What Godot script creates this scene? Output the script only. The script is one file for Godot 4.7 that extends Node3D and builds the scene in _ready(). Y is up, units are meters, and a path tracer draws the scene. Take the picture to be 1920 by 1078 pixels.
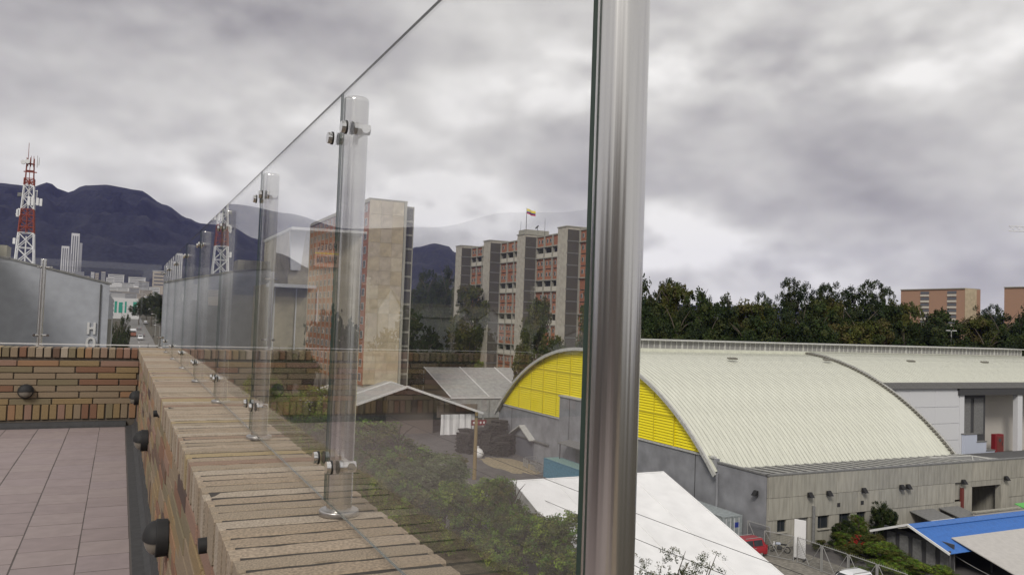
extends Node3D
# Rooftop terrace with a glass balustrade, looking over exhibition halls, apartment slabs and mountains.

const FOCAL := 1510.0
const EYE := Vector3(0, 1.145, 0)
const GROUND := -20.0
var R_right: Vector3
var R_up: Vector3
var R_fwd: Vector3
var rng := RandomNumberGenerator.new()
var names := {}
var M := {}
var TX := {}

# ------------------------------------------------------------------ mesh builder
class Geo:
	var v := PackedVector3Array()
	var n := PackedVector3Array()
	var c := PackedColorArray()
	var uv := PackedVector2Array()
	var ix := PackedInt32Array()
	var col := Color(1, 1, 1)
	var coloured := false
	func vert(p: Vector3, nn: Vector3, t := Vector2.ZERO) -> int:
		v.append(p); n.append(nn); c.append(col); uv.append(t)
		return v.size() - 1
	func tri(a: Vector3, b: Vector3, d: Vector3) -> void:
		var nn := (b - a).cross(d - a).normalized()
		var i := vert(a, nn); vert(b, nn); vert(d, nn)
		ix.append_array(PackedInt32Array([i, i + 2, i + 1]))
	# corners counter-clockwise seen from outside
	func quad(a: Vector3, b: Vector3, d: Vector3, e: Vector3) -> void:
		var nn := (b - a).cross(d - a)
		if nn.length_squared() < 1e-14: nn = (d - a).cross(e - a)
		nn = nn.normalized()
		var i := vert(a, nn, Vector2(0, 0)); vert(b, nn, Vector2(1, 0)); vert(d, nn, Vector2(1, 1)); vert(e, nn, Vector2(0, 1))
		ix.append_array(PackedInt32Array([i, i + 2, i + 1, i, i + 3, i + 2]))
	func hexa(p: Array) -> void: # 0-3 bottom ccw from above, 4-7 top
		quad(p[4], p[5], p[6], p[7]); quad(p[3], p[2], p[1], p[0])
		for k in 4:
			var j := (k + 1) % 4
			quad(p[k], p[j], p[j + 4], p[k + 4])
	func box(ce: Vector3, s: Vector3, b := Basis()) -> Geo:
		var h := s * 0.5
		var p := []
		for y in [-1, 1]:
			for q in [[-1, 1], [1, 1], [1, -1], [-1, -1]]:
				p.append(ce + b * Vector3(q[0] * h.x, y * h.y, q[1] * h.z))
		hexa(p)
		return self
	func quad2(a: Vector3, b: Vector3, d: Vector3, e: Vector3) -> Geo:
		quad(a, b, d, e)
		return self
	func span(a: Vector3, b: Vector3) -> Geo:
		return box((a + b) * 0.5, (b - a).abs())
	# box with chamfered edges
	func bevel(ce: Vector3, s: Vector3, e: float, b := Basis()) -> Geo:
		var h := s * 0.5
		var f := {}
		for sx in [-1, 1]:
			for sy in [-1, 1]:
				for sz in [-1, 1]:
					f[Vector3i(sx, sy, sz)] = [
						ce + b * Vector3(sx * h.x, sy * (h.y - e), sz * (h.z - e)),
						ce + b * Vector3(sx * (h.x - e), sy * h.y, sz * (h.z - e)),
						ce + b * Vector3(sx * (h.x - e), sy * (h.y - e), sz * h.z)]
		var o := func(i, a, d, g, hh, ref): # orient outward
			if (d - a).cross(g - a).dot(ref) < 0.0: quad(hh, g, d, a)
			else: quad(a, d, g, hh)
		for ax in 3:
			for s1 in [-1, 1]:
				var k := []
				for q in [[-1, -1], [1, -1], [1, 1], [-1, 1]]:
					var key := Vector3i.ZERO
					key[ax] = s1; key[(ax + 1) % 3] = q[0]; key[(ax + 2) % 3] = q[1]
					k.append(f[key][ax])
				var ref := Vector3.ZERO; ref[ax] = s1
				o.call(0, k[0], k[1], k[2], k[3], b * ref)
		for ax in 3:
			var a1 := (ax + 1) % 3
			var a2 := (ax + 2) % 3
			for s1 in [-1, 1]:
				for s2 in [-1, 1]:
					var k1 := Vector3i.ZERO; k1[ax] = -1; k1[a1] = s1; k1[a2] = s2
					var k2 := k1; k2[ax] = 1
					var ref := Vector3.ZERO; ref[a1] = s1; ref[a2] = s2
					o.call(0, f[k1][a1], f[k2][a1], f[k2][a2], f[k1][a2], b * ref)
		for key in f:
			var t: Array = f[key]
			if (t[1] - t[0]).cross(t[2] - t[0]).dot(b * Vector3(key)) < 0.0: tri(t[2], t[1], t[0])
			else: tri(t[0], t[1], t[2])
		return self
	func cyl(a: Vector3, b: Vector3, r0: float, r1 := -1.0, k := 12, cap := true) -> Geo:
		if r1 < 0.0: r1 = r0
		var d := (b - a).normalized()
		var x := d.cross(Vector3.RIGHT if absf(d.x) < 0.8 else Vector3.FORWARD).normalized()
		var y := d.cross(x)
		var i0 := v.size()
		for j in k + 1:
			var t := TAU * j / k
			var w := x * cos(t) + y * sin(t)
			vert(a + w * r0, w, Vector2(float(j) / k, 0)); vert(b + w * r1, w, Vector2(float(j) / k, 1))
		for j in k:
			var i := i0 + j * 2
			ix.append_array(PackedInt32Array([i, i + 1, i + 3, i, i + 3, i + 2]))
		if cap:
			for e in [[a, -d, r0], [b, d, r1]]:
				if e[2] <= 0.0: continue
				var ci := vert(e[0], e[1])
				for j in k + 1:
					var t := TAU * j / k
					vert(e[0] + (x * cos(t) + y * sin(t)) * e[2], e[1])
				for j in k:
					if e[1] == d: ix.append_array(PackedInt32Array([ci, ci + 2 + j, ci + 1 + j]))
					else: ix.append_array(PackedInt32Array([ci, ci + 1 + j, ci + 2 + j]))
		return self
	func tube(pts: Array, r: float, k := 6) -> Geo:
		for j in pts.size() - 1: cyl(pts[j], pts[j + 1], r, r, k, true)
		return self
	# profile of Vector2(radius, height) turned round b.y at o, angles a0..a1
	func lathe(prof: Array, o: Vector3, b := Basis(), k := 16, a0 := 0.0, a1 := TAU) -> Geo:
		var i0 := v.size()
		for j in k + 1:
			var t := a0 + (a1 - a0) * j / k
			var w := Vector3(cos(t), 0, sin(t))
			for q in prof.size():
				var p: Vector2 = prof[q]
				var t0: Vector2 = prof[maxi(q - 1, 0)]
				var t1: Vector2 = prof[mini(q + 1, prof.size() - 1)]
				var tt := (t1 - t0).normalized()
				vert(o + b * (w * p.x + Vector3.UP * p.y), (b * (w * tt.y - Vector3.UP * tt.x)).normalized(), Vector2(float(j) / k, float(q) / prof.size()))
		var m := prof.size()
		for j in k:
			for q in m - 1:
				var i := i0 + j * m + q
				ix.append_array(PackedInt32Array([i, i + m + 1, i + 1, i, i + m, i + m + 1]))
		return self
	# flat polygon (in x,y of b) pushed along b.z by depth
	func prism(poly: PackedVector2Array, depth: float, o := Vector3.ZERO, b := Basis()) -> Geo:
		var p := poly
		if Geometry2D.is_polygon_clockwise(p): p.reverse()
		var t := Geometry2D.triangulate_polygon(p)
		var at := func(q: Vector2, z: float): return o + b * Vector3(q.x, q.y, z)
		for j in range(0, t.size(), 3):
			var A := p[t[j]]; var B := p[t[j + 1]]; var D := p[t[j + 2]]
			if (B - A).cross(D - A) < 0.0:
				var s := B; B = D; D = s
			tri(at.call(A, depth), at.call(B, depth), at.call(D, depth))
			tri(at.call(A, 0.0), at.call(D, 0.0), at.call(B, 0.0))
		for j in p.size():
			var q := (j + 1) % p.size()
			quad(at.call(p[j], 0.0), at.call(p[q], 0.0), at.call(p[q], depth), at.call(p[j], depth))
		return self
	# row of sections, each an array of the same number of points going round
	func loft(secs: Array, cap := true) -> Geo:
		var m: int = secs[0].size()
		for j in secs.size() - 1:
			for q in m:
				var w := (q + 1) % m
				quad(secs[j][q], secs[j][w], secs[j + 1][w], secs[j + 1][q])
		if cap:
			for e in [0, secs.size() - 1]:
				var s: Array = secs[e]
				for q in range(1, m - 1):
					if e == 0: tri(s[0], s[q + 1], s[q])
					else: tri(s[0], s[q], s[q + 1])
		return self
	func done() -> ArrayMesh:
		var a := []
		a.resize(Mesh.ARRAY_MAX)
		a[Mesh.ARRAY_VERTEX] = v; a[Mesh.ARRAY_NORMAL] = n; a[Mesh.ARRAY_INDEX] = ix; a[Mesh.ARRAY_TEX_UV] = uv
		if coloured: a[Mesh.ARRAY_COLOR] = c
		var m := ArrayMesh.new()
		m.add_surface_from_arrays(Mesh.PRIMITIVE_TRIANGLES, a)
		return m

func geo() -> Geo: return Geo.new()

# ------------------------------------------------------------------ naming and placing
func numbered(called: String) -> String:
	var k: int = names.get(called, 0)
	names[called] = k + 1
	return called if k == 0 else "%s_%03d" % [called, k]

func thing(called: String, label: String, category: String, pos := Vector3.ZERO, group := "", turn := 0.0) -> Node3D:
	var o := Node3D.new()
	o.name = numbered(called)
	add_child(o)
	o.position = pos; o.rotation.y = turn
	o.set_meta("label", label); o.set_meta("category", category)
	if group: o.set_meta("group", group)
	return o

func part(parent: Node3D, called: String, g, mat: Material, pos := Vector3.ZERO) -> MeshInstance3D:
	var o := MeshInstance3D.new()
	o.name = called
	o.mesh = g.done() if g is Geo else g
	o.material_override = mat
	parent.add_child(o, true)
	o.position = pos
	return o

func struct(called: String, g, mat: Material) -> MeshInstance3D:
	var o := MeshInstance3D.new()
	o.name = numbered(called)
	o.mesh = g.done() if g is Geo else g
	o.material_override = mat
	add_child(o)
	o.set_meta("kind", "structure"); o.set_meta("label", called.replace("_", " ") + " of the place"); o.set_meta("category", called.get_slice("_", 0))
	return o

func copy(o: Node3D, pos: Vector3, turn := 0.0, label := "", sc := Vector3.ONE) -> Node3D:
	var base := o.name.rstrip("0123456789").rstrip("_")
	var c: Node3D = o.duplicate()
	c.name = numbered(base)
	add_child(c)
	c.position = pos; c.rotation = Vector3(0, turn, 0); c.scale = sc
	if label: c.set_meta("label", label)
	return c

# ------------------------------------------------------------------ pixels of the photograph to points on a known plane
func ray(u: float, w: float) -> Vector3:
	return R_right * ((u - 960.0) / FOCAL) - R_up * ((w - 539.0) / FOCAL) + R_fwd
func on_x(u: float, w: float, x: float) -> Vector3:
	var d := ray(u, w); return EYE + d * (x / d.x)
func on_y(u: float, w: float, y: float) -> Vector3:
	var d := ray(u, w); return EYE + d * ((y - EYE.y) / d.y)
func on_z(u: float, w: float, z: float) -> Vector3:
	var d := ray(u, w); return EYE + d * (z / d.z)
func land(z: float) -> float: # the ground climbs towards the mountains
	if z > -180.0: return GROUND
	if z > -330.0: return lerpf(GROUND, -10.5, (-180.0 - z) / 150.0)
	return lerpf(-10.5, 62.0, clampf((-330.0 - z) / 2600.0, 0.0, 1.0))

# ------------------------------------------------------------------ materials
func noise_tex(key: String, freq: float, lo: float, hi: float, oct := 4, kind := FastNoiseLite.TYPE_SIMPLEX, size := 512, bumpy := 0.0) -> Texture2D:
	if TX.has(key): return TX[key]
	var f := FastNoiseLite.new()
	f.noise_type = kind; f.frequency = freq; f.seed = hash(key) % 1000; f.fractal_octaves = oct
	var t := NoiseTexture2D.new()
	t.width = size; t.height = size; t.seamless = true; t.noise = f
	if bumpy > 0.0:
		t.as_normal_map = true; t.bump_strength = bumpy
	else:
		var g := Gradient.new()
		g.set_color(0, Color(lo, lo, lo)); g.set_color(1, Color(hi, hi, hi))
		t.color_ramp = g
	TX[key] = t
	return t

# c is a linear real-world base colour
func mat(key: String, c: Color, rough := 0.8, tex := "", scale := 1.0, bump := 0.0, metal := 0.0) -> StandardMaterial3D:
	if M.has(key): return M[key]
	var m := StandardMaterial3D.new()
	m.resource_name = key
	m.albedo_color = c.linear_to_srgb()
	m.roughness = rough; m.metallic = metal
	if tex:
		m.albedo_texture = TX[tex]
		m.uv1_triplanar = true; m.uv1_world_triplanar = true
		m.uv1_scale = Vector3.ONE * scale
		if bump > 0.0:
			m.heightmap_enabled = true; m.heightmap_texture = TX[tex]; m.heightmap_scale = bump
	M[key] = m
	return m

func make_materials() -> void:
	noise_tex("grain", 0.06, 0.84, 1.0, 5)
	noise_tex("blotch", 0.012, 0.82, 1.0, 5)
	noise_tex("fine", 0.15, 0.9, 1.0, 3)
	noise_tex("stain", 0.016, 0.7, 1.0, 6)
	noise_tex("grit", 0.09, 0.68, 1.0, 5)
	noise_tex("wash", 0.012, 0.84, 1.0, 6)
	noise_tex("faint", 0.008, 0.93, 1.0, 4)
	noise_tex("soft", 0.006, 0.87, 1.0, 4)
	noise_tex("leafy", 0.05, 0.5, 1.0, 6)
	# bricks: fired clay in several tones
	var tones := [Color(0.34, 0.24, 0.12), Color(0.33, 0.25, 0.165), Color(0.27, 0.14, 0.085), Color(0.18, 0.11, 0.075), Color(0.35, 0.215, 0.155), Color(0.26, 0.21, 0.125), Color(0.38, 0.22, 0.12), Color(0.11, 0.07, 0.055)]
	for k in tones.size(): mat("brick%d" % k, tones[k], 0.85, "grit", 2.3 + 0.27 * k, 0.08)
	var caps := [Color(0.46, 0.37, 0.275), Color(0.41, 0.325, 0.235), Color(0.49, 0.41, 0.32), Color(0.37, 0.265, 0.19), Color(0.44, 0.34, 0.19), Color(0.39, 0.315, 0.23), Color(0.34, 0.23, 0.165)]
	for k in caps.size(): mat("cap%d" % k, caps[k], 0.9, "grit", 2.1 + 0.31 * k, 0.1)
	mat("mortar", Color(0.13, 0.11, 0.09), 0.95, "grain", 4.0, 0.2)
	mat("mortar_dark", Color(0.055, 0.047, 0.04), 0.95, "grain", 4.0, 0.2)
	for k in 4: mat("tile%d" % k, [Color(0.3, 0.245, 0.245), Color(0.285, 0.232, 0.23), Color(0.31, 0.255, 0.25), Color(0.295, 0.242, 0.245)][k], 0.7, "faint", 1.3 + 0.3 * k, 0.0)
	mat("grout", Color(0.12, 0.105, 0.1), 0.95, "grain", 3.0)
	mat("bitumen", Color(0.055, 0.055, 0.058), 0.8, "blotch", 2.0, 0.4)
	mat("black_plastic", Color(0.014, 0.014, 0.015), 0.7)
	mat("opal", Color(0.2, 0.18, 0.15), 0.35)
	mat("rubber", Color(0.015, 0.014, 0.013), 0.6)
	var st := mat("steel", Color(0.68, 0.67, 0.65), 0.24, "", 1.0, 0.0, 1.0)
	noise_tex("brushed", 0.05, 0, 1, 3, FastNoiseLite.TYPE_SIMPLEX, 256, 1.5)
	st.normal_enabled = true; st.normal_texture = TX.brushed; st.normal_scale = 0.28
	st.uv1_scale = Vector3(1.0, 0.004, 1)
	mat("flange", Color(0.5, 0.48, 0.46), 0.38, "", 1.0, 0.0, 1.0)
	mat("seal", Color(0.6, 0.6, 0.6), 0.5)
	mat("pier", Color(0.5, 0.465, 0.395), 0.9, "soft", 0.2)
	mat("chrome", Color(0.75, 0.74, 0.72), 0.14, "", 1.0, 0.0, 1.0)
	var gl := mat("glass", Color(0.62, 0.68, 0.64, 0.035), 0.0)
	gl.transparency = BaseMaterial3D.TRANSPARENCY_ALPHA
	gl.albedo_color.a = 0.012
	gl.metallic_specular = 0.46
	mat("glass_edge", Color(0.035, 0.055, 0.047), 0.25)
	mat("window_glass", Color(0.03, 0.035, 0.04), 0.08)
	mat("window_frame", Color(0.5, 0.5, 0.48), 0.6)
	mat("dark_void", Color(0.03, 0.03, 0.032), 0.9)
	mat("concrete", Color(0.4, 0.385, 0.33), 0.9, "wash", 0.3, 0.0)
	mat("concrete2", Color(0.375, 0.36, 0.31), 0.9, "wash", 0.37, 0.0)
	mat("concrete3", Color(0.43, 0.41, 0.35), 0.9, "wash", 0.33, 0.0)
	mat("grey_paint", Color(0.3, 0.305, 0.325), 0.75, "blotch", 0.05, 0.0)
	mat("grey_wall", Color(0.41, 0.43, 0.475), 0.85, "faint", 0.2, 0.0)
	mat("roof_metal", Color(0.74, 0.75, 0.64), 0.5, "wash", 0.3).uv1_scale = Vector3(0.45, 0.05, 0.05)
	mat("roof_edge", Color(0.56, 0.56, 0.53), 0.6, "blotch", 0.3)
	mat("seam_dark", Color(0.2, 0.19, 0.16), 0.8, "grain", 0.6)
	mat("gutter", Color(0.22, 0.22, 0.215), 0.7, "blotch", 0.4)
	mat("yellow", Color(0.9, 0.76, 0.005), 0.5)
	mat("yellow_frame", Color(0.6, 0.5, 0.02), 0.6)
	mat("white_panel", Color(0.74, 0.75, 0.77), 0.7, "fine", 0.3)
	mat("white_pvc", Color(0.82, 0.82, 0.82), 0.55, "faint", 0.09)
	mat("grey_pvc", Color(0.5, 0.5, 0.49), 0.55, "blotch", 0.1)
	mat("tan_film", Color(0.2, 0.17, 0.14), 0.4)
	mat("blue_roof", Color(0.045, 0.17, 0.52), 0.5, "wash", 0.3)
	mat("awning", Color(0.5, 0.48, 0.455), 0.8, "faint", 0.3)
	mat("dark_steel", Color(0.06, 0.06, 0.062), 0.6)
	mat("galvanised", Color(0.36, 0.36, 0.35), 0.5, "", 1.0, 0.0, 0.3)
	mat("timber", Color(0.3, 0.22, 0.1), 0.85, "grain", 0.8)
	mat("asphalt", Color(0.13, 0.12, 0.115), 0.95, "blotch", 0.06, 0.0)
	mat("asphalt_pale", Color(0.2, 0.195, 0.19), 0.95, "blotch", 0.03)
	mat("monitor_louvre", Color(0.27, 0.265, 0.26), 0.7)
	mat("door_grey", Color(0.14, 0.145, 0.165), 0.6)
	mat("recess", Color(0.5, 0.475, 0.435), 0.85)
	mat("stair_paint", Color(0.5, 0.54, 0.64), 0.7)
	mat("dark_roof", Color(0.07, 0.068, 0.066), 0.6, "blotch", 0.3)
	mat("letter", Color(0.62, 0.62, 0.62), 0.6)
	mat("shed_grey", Color(0.45, 0.46, 0.47), 0.8)
	mat("green_sheet", Color(0.1, 0.4, 0.08), 0.6)
	mat("earth", Color(0.12, 0.105, 0.075), 0.95, "leafy", 0.03, 0.5)
	mat("sand", Color(0.4, 0.33, 0.21), 0.95, "stain", 0.2, 0.5)
	mat("grass", Color(0.085, 0.11, 0.035), 0.95, "leafy", 0.25, 1.0)
	mat("paving", Color(0.3, 0.28, 0.24), 0.9, "stain", 0.2)
	mat("haze_blue_forest", Color(0.027, 0.031, 0.046), 0.95, "leafy", 0.0016)  # woodland green shifted to blue: distance haze painted into the albedo
	mat("apt_brick", Color(0.43, 0.18, 0.1), 0.9, "blotch", 0.2, 0.2)
	mat("apt_brick2", Color(0.38, 0.155, 0.088), 0.9, "blotch", 0.25, 0.2)
	mat("far_brick", Color(0.36, 0.22, 0.15), 0.9)
	mat("drape", Color(0.2, 0.165, 0.14), 0.9, "grain", 0.4)
	mat("apt_cream", Color(0.55, 0.52, 0.45), 0.85)
	mat("apt_louvre", Color(0.08, 0.071, 0.063), 0.8)
	for k in 4: mat("gable%d" % k, [Color(0.58, 0.49, 0.35), Color(0.54, 0.45, 0.31), Color(0.6, 0.52, 0.39), Color(0.55, 0.47, 0.36)][k], 0.9, "soft", 0.11 + 0.02 * k, 0.0)
	mat("city_white", Color(0.6, 0.6, 0.6), 0.8)
	mat("city_grey", Color(0.35, 0.35, 0.36), 0.8)
	mat("city_tan", Color(0.42, 0.37, 0.31), 0.8)
	mat("city_window", Color(0.12, 0.125, 0.14), 0.4)
	mat("green_glass", Color(0.03, 0.3, 0.22), 0.3)
	mat("mast_red", Color(0.24, 0.05, 0.035), 0.6)
	mat("mast_white", Color(0.72, 0.72, 0.72), 0.6)
	mat("trunk", Color(0.1, 0.08, 0.06), 0.9, "grain", 1.0)
	mat("car_red", Color(0.33, 0.008, 0.018), 0.25).clearcoat_enabled = true
	mat("car_white", Color(0.75, 0.76, 0.78), 0.25).clearcoat_enabled = true
	mat("car_grey", Color(0.2, 0.2, 0.21), 0.3)
	mat("car_brown", Color(0.25, 0.09, 0.06), 0.4)
	mat("tyre", Color(0.02, 0.02, 0.02), 0.8)
	mat("lamp_red", Color(0.35, 0.01, 0.01), 0.3)
	mat("headlight", Color(0.7, 0.7, 0.7), 0.15)
	mat("cont_blue", Color(0.1, 0.26, 0.36), 0.55, "blotch", 0.3)
	mat("cont_top", Color(0.28, 0.45, 0.42), 0.6, "stain", 0.3)
	mat("cont_grey", Color(0.36, 0.4, 0.41), 0.6, "blotch", 0.3)
	mat("pallet", Color(0.05, 0.045, 0.04), 0.9, "grain", 0.5)
	mat("red_paint", Color(0.22, 0.018, 0.024), 0.5)
	mat("oxide_red", Color(0.16, 0.035, 0.028), 0.7)
	mat("flag_yellow", Color(0.75, 0.6, 0.02), 0.7)
	mat("flag_blue", Color(0.02, 0.04, 0.25), 0.7)
	mat("flag_red", Color(0.5, 0.01, 0.03), 0.7)
	mat("pale_wall", Color(0.52, 0.47, 0.36), 0.85, "blotch", 0.1)
	mat("sign_board", Color(0.55, 0.36, 0.27), 0.6)
	mat("sign_ink", Color(0.06, 0.02, 0.02), 0.6)
	mat("plaster", Color(0.19, 0.155, 0.135), 0.85, "blotch", 0.4)
	for key in ["concrete", "concrete2", "concrete3"]: M[key].uv1_scale = Vector3(1, 0.13, 1) * M[key].uv1_scale.x # rain streaks
	var lf := mat("leaf", Color(1, 1, 1), 0.65)
	lf.vertex_color_use_as_albedo = true
	lf.metallic_specular = 0.25

# ------------------------------------------------------------------ camera, sky, sun
func setup_view() -> void:
	var yaw := deg_to_rad(25.880); var pitch := deg_to_rad(2.413); var roll := deg_to_rad(2.0)
	R_fwd = Vector3(sin(yaw) * cos(pitch), sin(pitch), -cos(yaw) * cos(pitch))
	var r := Vector3(cos(yaw), 0, sin(yaw))
	var u := r.cross(R_fwd)
	R_right = r * cos(roll) + u * sin(roll)
	R_up = u * cos(roll) - r * sin(roll)
	var cam := Camera3D.new()
	cam.name = "camera"
	cam.fov = rad_to_deg(2.0 * atan(539.0 / FOCAL))
	cam.near = 0.05; cam.far = 20000.0
	add_child(cam)
	cam.transform = Transform3D(Basis(R_right, R_up, -R_fwd), EYE)
	cam.current = true
	var e := Environment.new()
	e.background_mode = Environment.BG_SKY
	e.tonemap_mode = Environment.TONE_MAPPER_LINEAR
	e.tonemap_exposure = 1.0
	e.sdfgi_enabled = true; e.ssao_enabled = true; e.ssil_enabled = true
	e.fog_enabled = true
	e.fog_density = 0.000025
	e.fog_light_color = Color(0.4, 0.43, 1.0)
	var sm := PanoramaSkyMaterial.new()
	sm.panorama = sky_picture()
	sm.energy_multiplier = 1.0
	var sk := Sky.new()
	sk.sky_material = sm
	e.sky = sk
	var we := WorldEnvironment.new()
	we.name = "environment"
	we.environment = e
	add_child(we)
	var sun := DirectionalLight3D.new()
	sun.name = "sun"
	sun.light_energy = 0.65
	sun.light_angular_distance = 14.0
	sun.light_color = Color(1.0, 0.975, 0.94)
	sun.shadow_enabled = true
	add_child(sun)
	sun.look_at_from_position(Vector3(-50, 62, 56), Vector3.ZERO)

# overcast layer: broken grey rolls, brighter seams towards the horizon
func sky_picture() -> ImageTexture:
	var w := 1600
	var h := 800
	var f := FastNoiseLite.new(); f.seed = 11; f.frequency = 1.0; f.fractal_octaves = 5; f.noise_type = FastNoiseLite.TYPE_SIMPLEX_SMOOTH
	var f2 := FastNoiseLite.new(); f2.seed = 5; f2.frequency = 1.0; f2.fractal_octaves = 3; f2.noise_type = FastNoiseLite.TYPE_SIMPLEX_SMOOTH
	# the larger cloud masses of the view: azimuth, elevation, half widths in degrees, brightness
	var mass := [[21.5, 8.2, 5.0, 2.4, 0.22], [37.0, 6.5, 5.0, 2.6, 0.11], [13.5, 7.5, 3.0, 2.0, 0.08], [-2.0, 13.0, 9.0, 2.5, -0.05], [1.5, 18.5, 13.0, 2.6, -0.1], [9.0, 20.5, 9.0, 2.0, -0.06],
		[30.0, 10.0, 6.0, 1.5, -0.09], [42.0, 12.5, 11.0, 2.6, -0.07], [50.0, 9.0, 10.0, 1.4, -0.07], [36.0, 17.0, 12.0, 2.5, 0.08], [54.0, 17.5, 7.0, 3.0, 0.06], [42.0, 4.6, 10.0, 1.9, 0.06], [27.0, 14.5, 6.0, 2.0, 0.05], [43.0, 8.0, 3.0, 0.8, -0.07], [5.5, 9.5, 3.0, 1.8, 0.1], [14.0, 14.0, 7.0, 2.6, 0.05]]
	var data := PackedByteArray()
	data.resize(w * h * 3)
	for y in h:
		var el := PI * (0.5 - (y + 0.5) / h)
		var at := y * w * 3
		if el < -0.03:
			for x in w:
				data[at] = 118; data[at + 1] = 118; data[at + 2] = 116
				at += 3
			continue
		var ce := cos(el); var se := sin(el)
		var eld := rad_to_deg(el)
		for x in w:
			var az := TAU * (x + 0.5) / w
			if az > PI: az -= TAU
			var dx := sin(az) * ce; var dz := -cos(az) * ce; var dy := se * 2.1
			var warp := f2.get_noise_3d(dx * 3.2, dy * 3.2, dz * 3.2) * 0.16
			var a := f.get_noise_3d(dx * 3.4 + warp, dy * 3.4 + warp, dz * 3.4)
			var b := f.get_noise_3d(dx * 8.5 - warp * 2.0, dy * 8.5 + 9.0, dz * 8.5 + warp * 2.0)
			var c := f.get_noise_3d(dx * 21.0, dy * 21.0 + 4.0, dz * 21.0)
			var val := 0.8 + 0.12 * a + 0.09 * b + 0.035 * c + 0.03 * se
			var azd := rad_to_deg(az)
			for q in mass:
				var du: float = (azd - q[0]) / q[2]
				var dv: float = (eld - q[1]) / q[3]
				var s := du * du + dv * dv
				if s < 6.0: val += 1.15 * q[4] * exp(-s) * (1.0 + 1.5 * b)
			val = clampf(val, 0.5, 0.97)
			var cool := clampf((0.84 - val) * 0.22, 0.0, 0.06)
			data[at] = int(255.0 * (val - cool * 0.12 + 0.008)); data[at + 1] = int(255.0 * (val - cool * 0.2)); data[at + 2] = int(255.0 * minf(val + cool * 0.3 - 0.012, 1.0))
			at += 3
	return ImageTexture.create_from_image(Image.create_from_data(w, h, false, Image.FORMAT_RGB8, data))

# ------------------------------------------------------------------ the terrace
const TOP := 0.748
const WALL_X := 0.192
const FAR_Z := -8.69
func brick_mesh(s: Vector3, e := 0.003) -> ArrayMesh:
	return geo().bevel(Vector3.ZERO, s, e).done()

# hand-cut coping brick: its long edges wander by a millimetre or two
func rough_brick(s: Vector3, sd: int) -> ArrayMesh:
	var r := RandomNumberGenerator.new(); r.seed = 400 + sd
	var secs := []
	var h := s * 0.5
	for k in 9:
		var x := lerpf(h.x, -h.x, k / 8.0)
		var e := 0.004
		var ring_ := []
		var end := 0.0012 if k == 0 or k == 8 else 0.0
		for q in [[-1, 1, 0, 1], [-1, 1, 1, 0], [1, 1, 1, 0], [1, 1, 0, 1], [1, -1, 0, 1], [1, -1, 1, 0], [-1, -1, 1, 0], [-1, -1, 0, 1]]:
			ring_.append(Vector3(x, q[1] * (h.y - e * q[3] - end) + r.randf_range(-0.0012, 0.0006), q[0] * (h.z - e * q[2] - end) + r.randf_range(-0.0022, 0.0012)))
		ring_.reverse()
		secs.append(ring_)
	return geo().loft(secs).done()

func lay(parent: Node3D, called: String, m: Mesh, pos: Vector3, mt: Material, jit := 0.003, tilt := 0.006) -> void:
	var o := MeshInstance3D.new()
	o.name = called
	o.mesh = m; o.material_override = mt
	parent.add_child(o, true)
	o.position = pos + Vector3(rng.randf_range(-jit, jit), rng.randf_range(-jit, jit) * 0.6, rng.randf_range(-jit, jit))
	o.rotation = Vector3(rng.randf_range(-tilt, tilt), rng.randf_range(-tilt, tilt), rng.randf_range(-tilt, tilt))

func tone() -> Material:
	var w := rng.randf()
	var k := 0 if w < 0.2 else 1 if w < 0.42 else 5 if w < 0.58 else 2 if w < 0.7 else 4 if w < 0.83 else 6 if w < 0.9 else 3 if w < 0.97 else 7
	return M["brick%d" % k]

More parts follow.
